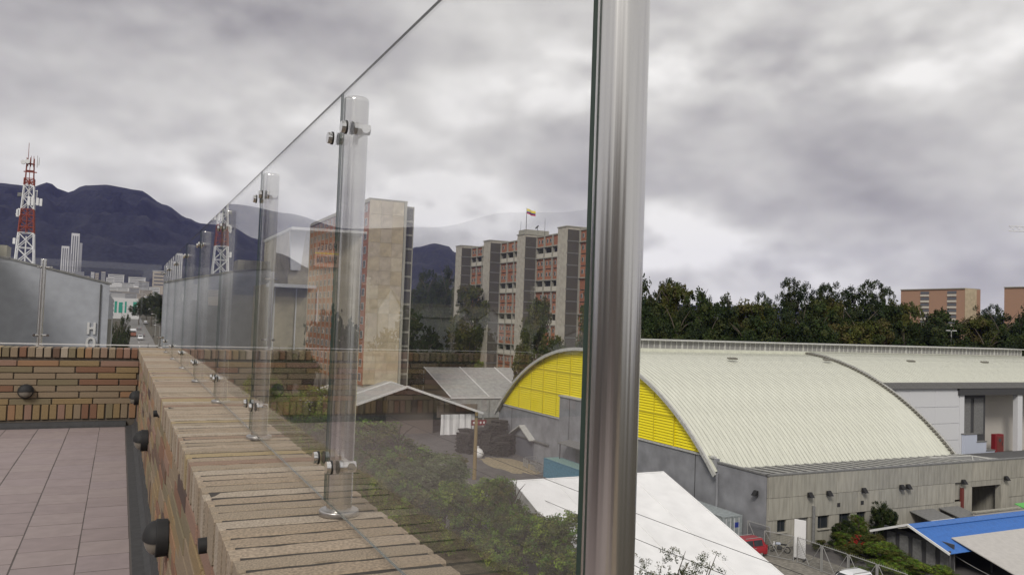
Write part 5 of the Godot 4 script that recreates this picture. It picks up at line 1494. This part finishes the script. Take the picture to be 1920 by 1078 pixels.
	part(h, "side_cladding", geo().span(Vector3(x0 + 1.2, GROUND, -54.6), Vector3(x0 + 1.35, -17.2, -47.4)), M.dark_steel)
	part(h, "back_cladding", geo().span(Vector3(x0 + 1.35, GROUND, -54.8), Vector3(x1, -17.8, -54.6)), M.dark_steel)
	for k in 5: part(h, "cladding_sheet", geo().span(Vector3(x0 + 1.1, GROUND + 0.2, -54.2 + k * 1.4), Vector3(x0 + 1.2, -17.6, -53.3 + k * 1.4)), M.gutter)
	# grey awning
	var a := thing("grey_awning", "flat grey sheet awning overlapping the blue roof", "awning")
	var p0 := Vector3(68.7, -17.0, -48.6); var p1 := Vector3(68.7, -18.8, -42.2)
	part(a, "sheet", geo().prism(PackedVector2Array([Vector2(p0.z, p0.y), Vector2(p1.z, p1.y), Vector2(p1.z, p1.y - 0.08), Vector2(p0.z, p0.y - 0.08)]), 20.0, Vector3(88.7, 0, 0), Basis(Vector3(0, 0, 1), Vector3(0, 1, 0), Vector3(-1, 0, 0))), M.awning)
	for z in [-48.5, -42.4]: part(a, "post", geo().cyl(Vector3(69.0, GROUND, z), Vector3(69.0, lerpf(-17.1, -18.8, (z + 48.6) / 6.4), z), 0.06), M.galvanised)
	var cb := thing("stay_cable", "pale cable sagging from the grey awning's post", "cable")
	var cp := []
	for k in 9: cp.append(Vector3(69.0, -18.6, -48.5).lerp(Vector3(70.5, -19.9, -41.0), k / 8.0) + Vector3(0, -0.5 * sin(PI * k / 8.0), 0))
	part(cb, "strand", geo().tube(cp, 0.03, 5), M.galvanised)
	var lw := thing("low_wall", "pale low block wall in front of the open gateway", "wall")
	part(lw, "blocks", geo().span(Vector3(84.5, GROUND, -57.3), Vector3(110, -17.9, -57.0)), M.recess)
	part(lw, "coping", geo().span(Vector3(84.4, -17.9, -57.4), Vector3(110, -17.75, -56.9)), M.concrete)
	var ga := thing("green_awning", "small bright green awning at the end of the blue roof", "awning")
	part(ga, "sheet", geo().box(Vector3(87.0, -16.6, -50.5), Vector3(4.5, 0.08, 5.0), Basis(Vector3.RIGHT, 0.25)), M.green_sheet)
	for z in [-52.6, -48.6]: part(ga, "post", geo().cyl(Vector3(87, GROUND, z), Vector3(87, -16.6 - (z + 50.5) * 0.25, z), 0.06), M.galvanised)
	# dark lean-to shelters against the wing
	for q in [[77.5, 81.2], [82.2, 85.4]]:
		var ls := thing("lean_to", "dark lean-to shelter against the stained concrete wing", "shelter", Vector3.ZERO, "lean-to shelters along the concrete wing")
		part(ls, "roof", geo().box(Vector3((q[0] + q[1]) * 0.5, -18.0, -58.4), Vector3(q[1] - q[0], 0.08, 2.6), Basis(Vector3.RIGHT, 0.2)), M.gutter)
		part(ls, "edge_trim", geo().box(Vector3((q[0] + q[1]) * 0.5, -18.22, -57.1), Vector3(q[1] - q[0], 0.14, 0.06)), M.white_pvc if q[0] < 80 else M.gutter)
		part(ls, "wall", geo().span(Vector3(q[0], GROUND, -57.6), Vector3(q[1], -18.5, -57.5)), M.gutter)
	# wooden pole
	var up := thing("utility_pole", "tall weathered timber pole standing by the sandy patch", "pole", on_y(889, 899, GROUND))
	part(up, "shaft", geo().cyl(Vector3.ZERO, Vector3(0, 8.9, 0), 0.28, 0.2, 12), M.timber)
	part(up, "iron_band", geo().cyl(Vector3(0, 8.2, 0), Vector3(0, 8.4, 0), 0.22, 0.22, 12), M.dark_steel)
	var sk := thing("white_sack", "white sack hung against the timber pole's foot", "sack", on_y(893, 860, GROUND) + Vector3(1.0, 0, -1.0))
	part(sk, "bag", geo().lathe([Vector2(0.5, 0.0), Vector2(0.8, 0.4), Vector2(0.7, 1.0), Vector2(0.25, 1.5), Vector2(0.35, 1.7)], Vector3.ZERO, Basis(Vector3.BACK, 0.3), 9), M.white_pvc)
	# overhead wires
	var wires := [[900, 850, -70.0, 1460, 1060, -42.0, "upper"], [945, 905, -68.0, 1380, 1085, -40.0, "middle"], [1000, 955, -66.0, 1240, 1085, -42.0, "lower"]]
	for q in wires:
		var aa := on_z(q[0], q[1], q[2]); var bb := on_z(q[3], q[4], q[5])
		var dirv := (bb - aa)
		aa -= dirv * 0.5; bb += dirv * 0.6
		var wt := thing("overhead_wire", "%s black overhead wire crossing above the white marquee" % q[6], "wire", Vector3.ZERO, "overhead wires above the marquee")
		var wp2 := []
		for k in 25: wp2.append(aa.lerp(bb, k / 24.0) + Vector3(0, 0.45 * (pow(k / 12.0 - 1.0, 2.0) - 0.25), 0))
		part(wt, "strand", geo().tube(wp2, 0.022, 5), M.tyre)
	# pallets
	var ps := thing("pallet_stack", "stack of dark pallets piled in front of the hall's porch door", "pallets", Vector3.ZERO, "dark pallet stacks by the hall")
	for k in 13:
		var g := geo()
		for q in 3: g.box(Vector3(0, 0.05, -0.5 + q * 0.5), Vector3(1.2, 0.1, 0.12))
		for q in 5: g.box(Vector3(-0.5 + q * 0.25, 0.13, 0), Vector3(0.16, 0.04, 1.1))
		var pl := part(ps, "pallet", g, M.pallet, Vector3(sin(k * 3.7) * 0.14, k * 0.24, cos(k * 5.1) * 0.14)); pl.rotation.y = sin(k * 2.3) * 0.16
		pl.scale = Vector3(1.6, 1.5, 1.6)
	ps.position = on_y(868, 848, GROUND)
	var more := [[882, 850, 1.0], [896, 851, 1.25], [910, 852, 1.1], [922, 850, 1.5], [934, 848, 1.65], [925, 853, 0.9], [945, 852, 1.0], [956, 850, 0.95], [905, 846, 1.2], [873, 844, 1.1], [940, 855, 0.7]]
	for q in more: copy(ps, on_y(q[0], q[1], GROUND), q[0] * 0.7, "", Vector3(1.1, q[2], 1.1))
	var rbn := thing("red_banner", "red banner board with white marks beside the pallet stacks", "banner", on_y(903, 840, GROUND) + Vector3(0, 0, -1.5))
	part(rbn, "sheet", geo().box(Vector3(0, 4.0, 0), Vector3(2.8, 0.9, 0.08)), M.red_paint)
	for k in 4: part(rbn, "white_mark", geo().box(Vector3(-0.95 + k * 0.62, 4.0, 0.05), Vector3(0.3, 0.36, 0.02)), M.white_pvc)
	for xx in [-1.3, 1.3]: part(rbn, "post", geo().cyl(Vector3(xx, 0, 0), Vector3(xx, 4.5, 0), 0.06), M.dark_steel)
	# crowd barriers
	var cbp := thing("crowd_barrier", "grey steel crowd barrier in the yard beside the blue container", "barrier", Vector3.ZERO, "crowd barriers in the yard")
	var f := geo()
	for xx in [-1.1, 1.1]: f.cyl(Vector3(xx, 0, 0), Vector3(xx, 1.25, 0), 0.03, 0.03, 6)
	for y in [0.25, 1.25]: f.cyl(Vector3(-1.1, y, 0), Vector3(1.1, y, 0), 0.03, 0.03, 6)
	part(cbp, "frame", f, M.galvanised)
	var br := geo()
	for k in 13: br.cyl(Vector3(-0.96 + 0.16 * k, 0.25, 0), Vector3(-0.96 + 0.16 * k, 1.25, 0), 0.015, 0.015, 4, false)
	part(cbp, "bars", br, M.galvanised).set_meta("kind", "stuff")
	for s in [-0.8, 0.8]: part(cbp, "foot", geo().box(Vector3(s, 0.03, 0), Vector3(0.08, 0.06, 0.6)), M.galvanised)
	cbp.position = on_y(985, 878, GROUND); cbp.rotation.y = 1.4
	for q in [[1000, 885, 1.5], [1012, 888, 1.4], [995, 872, 0.2], [1015, 878, 0.1], [1022, 886, 1.5]]: copy(cbp, on_y(q[0], q[1], GROUND), q[2])
	# palisade fence below the terrace
	for k in 12:
		var pf := thing("palisade_fence", "pale bar fence panel running below the terrace among the shrubs", "fence", Vector3(30.66, GROUND, -52.0 - k * 2.5), "palisade fence panels below the terrace")
		var pk := geo()
		for q in 10: pk.cyl(Vector3(0, 0.1, -q * 0.25), Vector3(0, 1.9, -q * 0.25), 0.03, 0.03, 5)
		part(pf, "picket_row", pk, M.galvanised).set_meta("kind", "stuff")
		for y in [0.25, 1.75]: part(pf, "rail", geo().box(Vector3(0.05, y, -1.2), Vector3(0.05, 0.06, 2.5)), M.galvanised)
		part(pf, "post", geo().box(Vector3(0.06, 1.0, 0.05), Vector3(0.1, 2.0, 0.1)), M.galvanised)
	for k in 4:
		var pf := thing("palisade_fence", "white bar fence panel far off beside the open tent", "fence", on_y(572 + k * 14, 728, GROUND) , "far palisade fence panels", 1.57)
		var pk := geo()
		for q in 8: pk.cyl(Vector3(0, 0.1, -q * 0.4), Vector3(0, 2.4, -q * 0.4), 0.06, 0.06, 5)
		part(pf, "picket_row", pk, M.mast_white).set_meta("kind", "stuff")
		part(pf, "rail", geo().box(Vector3(0, 2.2, -1.4), Vector3(0.08, 0.1, 3.2)), M.mast_white)
	var lp := on_z(922, 636, -202.0)
	street_lamp(Vector3(lp.x, land(-202.0), -202), "single white street lamp rising before the apartment slab", "", lp.y - land(-202.0))
	var tl := on_z(1785, 620, -128.0)
	var tt := thing("twin_lamp", "twin-headed floodlight mast rising behind the hall's ridge", "lamp post", Vector3(tl.x, GROUND, -128))
	part(tt, "pole", geo().cyl(Vector3.ZERO, Vector3(0, tl.y - GROUND, 0), 0.18, 0.14, 10), M.galvanised)
	for s in [-1, 1]: part(tt, "lamp_head", geo().bevel(Vector3(s * 0.75, tl.y - GROUND, s * 0.3), Vector3(1.1, 0.2, 0.5), 0.05), M.mast_white)
	# tower crane at the edge
	var tip := at_px(1893, 433, 300.0)
	var cr := thing("tower_crane", "lattice jib of a distant tower crane against the clouds", "crane", Vector3(tip.x + 26, GROUND, tip.z + 12))
	var jb := geo()
	var root := Vector3(0, tip.y - GROUND, 0); var end := Vector3(-26, tip.y - GROUND, -12)
	for k in 14:
		var p := root.lerp(end, k / 14.0); var q := root.lerp(end, (k + 1) / 14.0)
		jb.cyl(p, q, 0.12, 0.12, 5).cyl(p + Vector3.UP * 1.6, q + Vector3.UP * 1.6, 0.12, 0.12, 5).cyl(p, q + Vector3.UP * 1.6, 0.08, 0.08, 4).cyl(p + Vector3.UP * 1.6, q, 0.08, 0.08, 4)
	part(cr, "jib", jb, M.mast_white)
	part(cr, "mast", geo().box(Vector3(0, root.y * 0.5, 0), Vector3(1.6, root.y, 1.6)), M.galvanised)

# ------------------------------------------------------------------ trees
var crowns := {}
func crown_mesh(key: String, sd: int, clumps: int, per: int, leaf: float, tones: Array, flat := 1.0, open := 0.0) -> ArrayMesh:
	if crowns.has(key): return crowns[key]
	var r := RandomNumberGenerator.new(); r.seed = sd
	var g := geo(); g.coloured = true
	var lobes := []
	for k in 9:
		var a := r.randf() * TAU; var y := r.randf_range(-0.75, 0.8)
		var rad := sqrt(maxf(0.0, 1.0 - y * y)) * r.randf_range(0.35, 0.75)
		lobes.append([Vector3(cos(a) * rad, y * flat, sin(a) * rad), r.randf_range(0.3, 0.52)])
	lobes.append([Vector3(0, 0.1, 0), 0.55])
	for k in clumps:
		var l: Array = lobes[r.randi_range(0, lobes.size() - 1)]
		var d := Vector3(r.randfn(), r.randfn() + 0.25, r.randfn()).normalized()
		var c: Vector3 = l[0] + d * l[1] * r.randf_range(0.65 + open * 0.2, 1.0)
		var t: Color = tones[r.randi_range(0, tones.size() - 1)]
		var sp := r.randf_range(0.08, 0.17)
		for q in per:
			var off := Vector3(r.randfn(), r.randfn(), r.randfn()).normalized() * pow(r.randf(), 0.4) * sp
			var p := c + off
			var nn := (d * 0.8 + Vector3(r.randfn(), r.randfn() + 0.3, r.randfn()) * 0.7).normalized()
			var x := nn.cross(Vector3(r.randfn(), r.randfn(), r.randfn())).normalized()
			var y := nn.cross(x)
			var s := leaf * r.randf_range(0.6, 1.3)
			var v := r.randf_range(0.82, 1.2)
			g.col = Color(t.r * v, t.g * v, t.b * v)
			g.quad(p - x * s, p - y * s * 0.6, p + x * s, p + y * s * 0.6)
	var hi := -9.0; var lo := 9.0; var rr := []
	for p in g.v:
		hi = maxf(hi, p.y); lo = minf(lo, p.y); rr.append(Vector2(p.x, p.z).length())
	rr.sort()
	var rk: float = 1.0 / rr[int(rr.size() * 0.97)]
	for k in g.v.size(): g.v[k] = Vector3(g.v[k].x * rk, (g.v[k].y - (hi + lo) * 0.5) * 2.0 / (hi - lo), g.v[k].z * rk)
	crowns[key] = g.done()
	return crowns[key]

func trunk_mesh(key: String, sd: int) -> ArrayMesh: # unit: height 1, crown from about 0.35 up
	if crowns.has(key): return crowns[key]
	var r := RandomNumberGenerator.new(); r.seed = sd
	var g := geo()
	var p := Vector3.ZERO
	for k in 5:
		var q := Vector3(r.randf_range(-0.02, 0.02), (k + 1) * 0.15, r.randf_range(-0.02, 0.02))
		g.cyl(p, q, 0.024 * (1.0 - k * 0.17), 0.024 * (1.0 - (k + 1) * 0.17), 8, false)
		if k >= 1:
			for j in 3:
				var a := r.randf() * TAU
				var e := q + Vector3(cos(a) * 0.2, r.randf_range(0.1, 0.24), sin(a) * 0.2)
				g.cyl(q, q.lerp(e, 0.5) + Vector3(0, 0.02, 0), 0.009, 0.006, 5, false).cyl(q.lerp(e, 0.5) + Vector3(0, 0.02, 0), e, 0.006, 0.002, 5, false)
		p = q
	crowns[key] = g.done()
	return crowns[key]

# a tree whose top shows at (u, w) and which stands on the ground at depth z
func tree(kind: int, u: float, w: float, z: float, wide: float, label: String, group: String, low := 0.25, called := "tree") -> void:
	var p := on_z(u, w, z)
	var base := Vector3(p.x, land(z), z)
	var h := p.y - base.y
	var depth := (p - EYE).dot(R_fwd)
	var rad := wide * depth / FOCAL * 0.5
	var dark := [Color(0.026, 0.04, 0.013), Color(0.036, 0.052, 0.016), Color(0.022, 0.032, 0.014), Color(0.044, 0.052, 0.018)]
	var olive := [Color(0.06, 0.07, 0.018), Color(0.078, 0.08, 0.02), Color(0.045, 0.058, 0.018), Color(0.075, 0.065, 0.024)]
	var fresh := [Color(0.085, 0.14, 0.02), Color(0.12, 0.165, 0.022), Color(0.06, 0.105, 0.018), Color(0.15, 0.18, 0.028)]
	var pale := [Color(0.13, 0.16, 0.075), Color(0.1, 0.125, 0.055), Color(0.085, 0.11, 0.05)]
	var m: ArrayMesh
	match kind:
		0: m = crown_mesh("dark0", 1, 340, 60, 0.034, dark)
		1: m = crown_mesh("dark1", 2, 340, 60, 0.034, dark)
		2: m = crown_mesh("olive0", 3, 320, 60, 0.034, olive)
		3: m = crown_mesh("euc", 4, 160, 60, 0.034, dark, 0.85, 0.8)
		4: m = crown_mesh("fresh0", 5, 210, 26, 0.048, fresh)
		5: m = crown_mesh("near0", 6, 480, 56, 0.028, (olive + [fresh[0], fresh[2], dark[1]]).map(func(c): return Color(c.r * 1.25, c.g * 1.3, c.b * 1.1)))
		6: m = crown_mesh("pale0", 7, 380, 40, 0.028, pale)
		7: m = crown_mesh("near1", 8, 480, 56, 0.028, (fresh + olive).map(func(c): return Color(c.r * 1.15, c.g * 1.25, c.b * 1.1)))
		8: m = crown_mesh("twig", 9, 60, 26, 0.034, olive + dark, 1.0, 1.0)
		9: m = crown_mesh("red", 10, 60, 14, 0.07, [Color(0.35, 0.03, 0.03), Color(0.08, 0.1, 0.03)])
	var t := thing(called, label, "shrub" if called == "shrub" else "tree", base, group, u * 1.7)
	var tm := trunk_mesh("trunk%d" % (kind % 3), 50 + kind % 3)
	var tr := part(t, "trunk", tm, M.trunk)
	var thick := minf(rad * 0.5 / maxf(h * 0.2, 0.1), 1.0)
	tr.scale = Vector3(h * maxf(0.35, thick), h, h * maxf(0.35, thick))
	var c := part(t, "crown", m, M.leaf)
	var half := h * (1.0 - low) * 0.5
	c.position = Vector3(0, h - half, 0)
	c.scale = Vector3(rad * 1.08, half, rad * 1.08)

func woods() -> void:
	var gw := "trees of the wood behind the vaulted hall"
	var lw := "tall dark leafy tree in the wood behind the vaulted hall"
	var le := "tall open-crowned eucalyptus rising above the wood behind the hall"
	for q in [[0, 1225, 512, -140, 95], [2, 1264, 524, -152, 75], [1, 1302, 536, -138, 85], [0, 1348, 562, -142, 90], [1, 1378, 546, -150, 70], [2, 1420, 560, -140, 100], [0, 1466, 572, -137, 90], [1, 1502, 558, -139, 95], [2, 1548, 556, -138, 95], [0, 1580, 560, -146, 80], [1, 1614, 572, -140, 100], [0, 1662, 560, -142, 80], [2, 1697, 561, -140, 80], [1, 1742, 580, -137, 90], [0, 1790, 574, -136, 85], [2, 1838, 590, -138, 90], [1, 1880, 578, -137, 80], [0, 1918, 562, -136, 75], [1, 1965, 560, -137, 80], [0, 1180, 520, -142, 90], [2, 1135, 530, -145, 90], [1, 1270, 570, -132, 90], [0, 1400, 585, -131, 95], [1, 1520, 590, -131, 100], [2, 1640, 595, -131, 95], [0, 1765, 602, -131, 95], [1, 1330, 590, -131, 90], [0, 1460, 600, -130, 90], [2, 1580, 602, -130, 90], [0, 1700, 602, -130, 90], [1, 1850, 612, -130, 90], [0, 1215, 590, -131, 90]]:
		tree(q[0], q[1], q[2], q[3], q[4] * 1.25, ["tall dark green tree", "tall deep green tree with a lumpy crown", "tall olive green tree"][q[0]] + " in the wood behind the vaulted hall", gw, 0.12)
	for q in [[1322, 547, -168, 32], [1440, 546, -170, 44], [1492, 520, -166, 70], [1530, 528, -164, 52], [1562, 534, -165, 60], [1604, 522, -168, 84], [1648, 536, -168, 52], [1852, 568, -172, 46], [1245, 520, -160, 60]]:
		tree(3, q[0], q[1], q[2], q[3], le, "eucalyptus trees above the wood", 0.55)
	var gm := "trees between the tents and the apartment slabs"
	for q in [[0, 803, 498, -236, 62, 0], [1, 838, 494, -242, 56, 0], [0, 790, 575, -212, 90, 0], [1, 830, 585, -215, 80, 0], [2, 885, 530, -203, 90, 0], [2, 1012, 553, -146, 86, 0], [0, 995, 632, -204, 105, 0], [1, 1035, 640, -206, 80, 0], [0, 955, 640, -208, 80, 0], [4, 905, 664, -205, 76, 1], [1, 850, 640, -208, 90, 0], [0, 800, 632, -202, 90, 0], [1, 745, 650, -172, 90, 0], [0, 700, 662, -170, 70, 0], [2, 650, 655, -190, 80, 0], [0, 600, 650, -196, 80, 0], [1, 550, 646, -180, 90, 0], [0, 510, 650, -150, 80, 0], [2, 868, 655, -206, 60, 0]]:
		tree(q[0], q[1], q[2], q[3], q[4], "bright green rounded tree behind the grey pavilion" if q[5] else ["dark green leafy tree", "deep green lumpy tree", "olive green tree"][q[0]] + " between the tents and the apartment slabs", gm, 0.12)
	var gn := "bushy trees below the terrace"
	var near := [[5, 748, 782, -84, 220, "broad brown-green bushy tree in front of the open tent"], [6, 800, 845, -76, 140, "pale silvery-leaved tree beside the white bar fence"], [7, 905, 898, -66, 150, "green leafy tree beside the white marquee's corner"], [5, 966, 888, -60, 100, "dark drooping-leaved tree against the white marquee's gable"], [7, 1045, 958, -53, 160, "round green tree in front of the white marquee"], [5, 560, 730, -105, 120, "dark bushy tree beside the far bar fence"], [5, 622, 770, -90, 110, "dark bushy tree left of the open tent"], [7, 500, 700, -120, 110, "dull green bush at the far edge of the lawn"], [5, 690, 850, -74, 130, "dark bush beneath the broad bushy tree"], [5, 845, 930, -84, 80, "dark low tree at the far end of the white bar fence"],
		[5, 640, 800, -80, 130, "dark bush below the left edge of the open tent"], [7, 590, 770, -86, 110, "olive bush between the far bar fence and the terrace"], [5, 540, 750, -90, 100, "dark bush nearest the long parapet's far part"], [7, 720, 880, -66, 120, "olive bush under the broad bushy tree"], [5, 660, 850, -66, 110, "dark bush close under the parapet"], [7, 985, 960, -57, 130, "green bush spilling over the bar fence"], [5, 760, 895, -68, 160, "dark bush under the silvery-leaved tree"], [7, 835, 905, -67, 120, "olive bush between the silvery-leaved tree and the bar fence"], [5, 700, 800, -82, 150, "dark bush left of the broad bushy tree"], [7, 600, 720, -110, 130, "olive bush behind the far bar fence"]]
	for q in near: tree(q[0], q[1], q[2], q[3], q[4], q[5], gn, 0.08)
	for q in [[1205, 1040, -30, 60], [1262, 1017, -31, 70], [1318, 1026, -31, 72], [1285, 1052, -30, 120], [1225, 1062, -29, 90]]:
		tree(8, q[0], q[1], q[2], q[3], "open leafy treetop in front of the white marquee roof", "leafy treetops in front of the marquee", 0.75)
	# garden between the gates and the hut
	var gs := "garden shrubs between the gates and the blue hut"
	for q in [[0, 1578, 972, -57.5, 44], [5, 1612, 965, -57.8, 44], [0, 1658, 936, -57.8, 46], [2, 1640, 1002, -54, 66], [7, 1655, 1016, -52, 70], [5, 1690, 1030, -50, 80], [7, 1720, 1050, -48, 80], [2, 1600, 1020, -54, 50], [7, 1650, 1050, -48, 80], [2, 1540, 1012, -57.5, 30], [5, 1590, 1000, -56, 56], [0, 1700, 1000, -56, 60], [7, 1770, 1062, -46, 60]]:
		tree(q[0], q[1], q[2], q[3], q[4], {0: "dark green shrub", 2: "olive shrub", 5: "brownish green shrub", 7: "bright green shrub"}[q[0]] + " between the wire gates and the blue hut", gs, 0.06, "shrub")
	tree(9, 1606, 1000, -55.5, 40, "red flowering shrub behind the wire fence panels", "", 0.4, "shrub")
	# street trees by the warehouse, and those only the panes mirror
	for q in [[0, 230, 584, -190, 30], [1, 222, 600, -150, 30], [0, 262, 558, -450, 34], [1, 286, 546, -440, 40], [0, 275, 566, -470, 30], [1, 303, 575, -380, 34], [0, 232, 634, -150, 44], [1, 300, 556, -480, 34]]:
		tree(q[0], q[1], q[2], q[3], q[4], "dark street tree beside the road past the grey warehouse", "street trees past the warehouse", 0.12 if q[3] > -200 else 0.3)
	for q in [[0, -15.0, -55.0, 4.0], [1, -18.0, -60.0, 4.5], [0, -12.2, -50.0, 3.0], [2, -26, -62.0, 5.0], [1, -33, -70.0, 5.0], [0, -40, -72.0, 5.5], [2, -46, -66.0, 5.0]]:
		var t := thing("tree", "dark leafy tree in front of the cream hotel building", "tree", Vector3(q[1], GROUND, q[2]), "trees off the left end of the terrace")
		var h: float = 21.5 + 0.8 * sin(q[1])
		var tr := part(t, "trunk", trunk_mesh("trunk0", 50), M.trunk); tr.scale = Vector3(h * 0.7, h, h * 0.7)
		var c := part(t, "crown", crowns[["dark0", "dark1", "olive0"][q[0]]], M.leaf)
		c.position = Vector3(0, h * 0.62, 0); c.scale = Vector3(q[3], h * 0.39, q[3])

func _ready() -> void:
	make_materials()
	setup_view()
	setting()
	terrace()
	penthouse()
	hall()
	annex_block()
	slab_a()
	slab_b()
	far_slab("low brick slab with yellowish gable above the wood, beside the far mast", 347.0, 358.0, -240.0, -274.0, 23.3)
	far_slab("brick slab with cream balcony bands at the wood's far end", 351.5, 364.0, -198.0, -225.0, 23.6)
	left_side()
	tents()
	yard()
	woods()
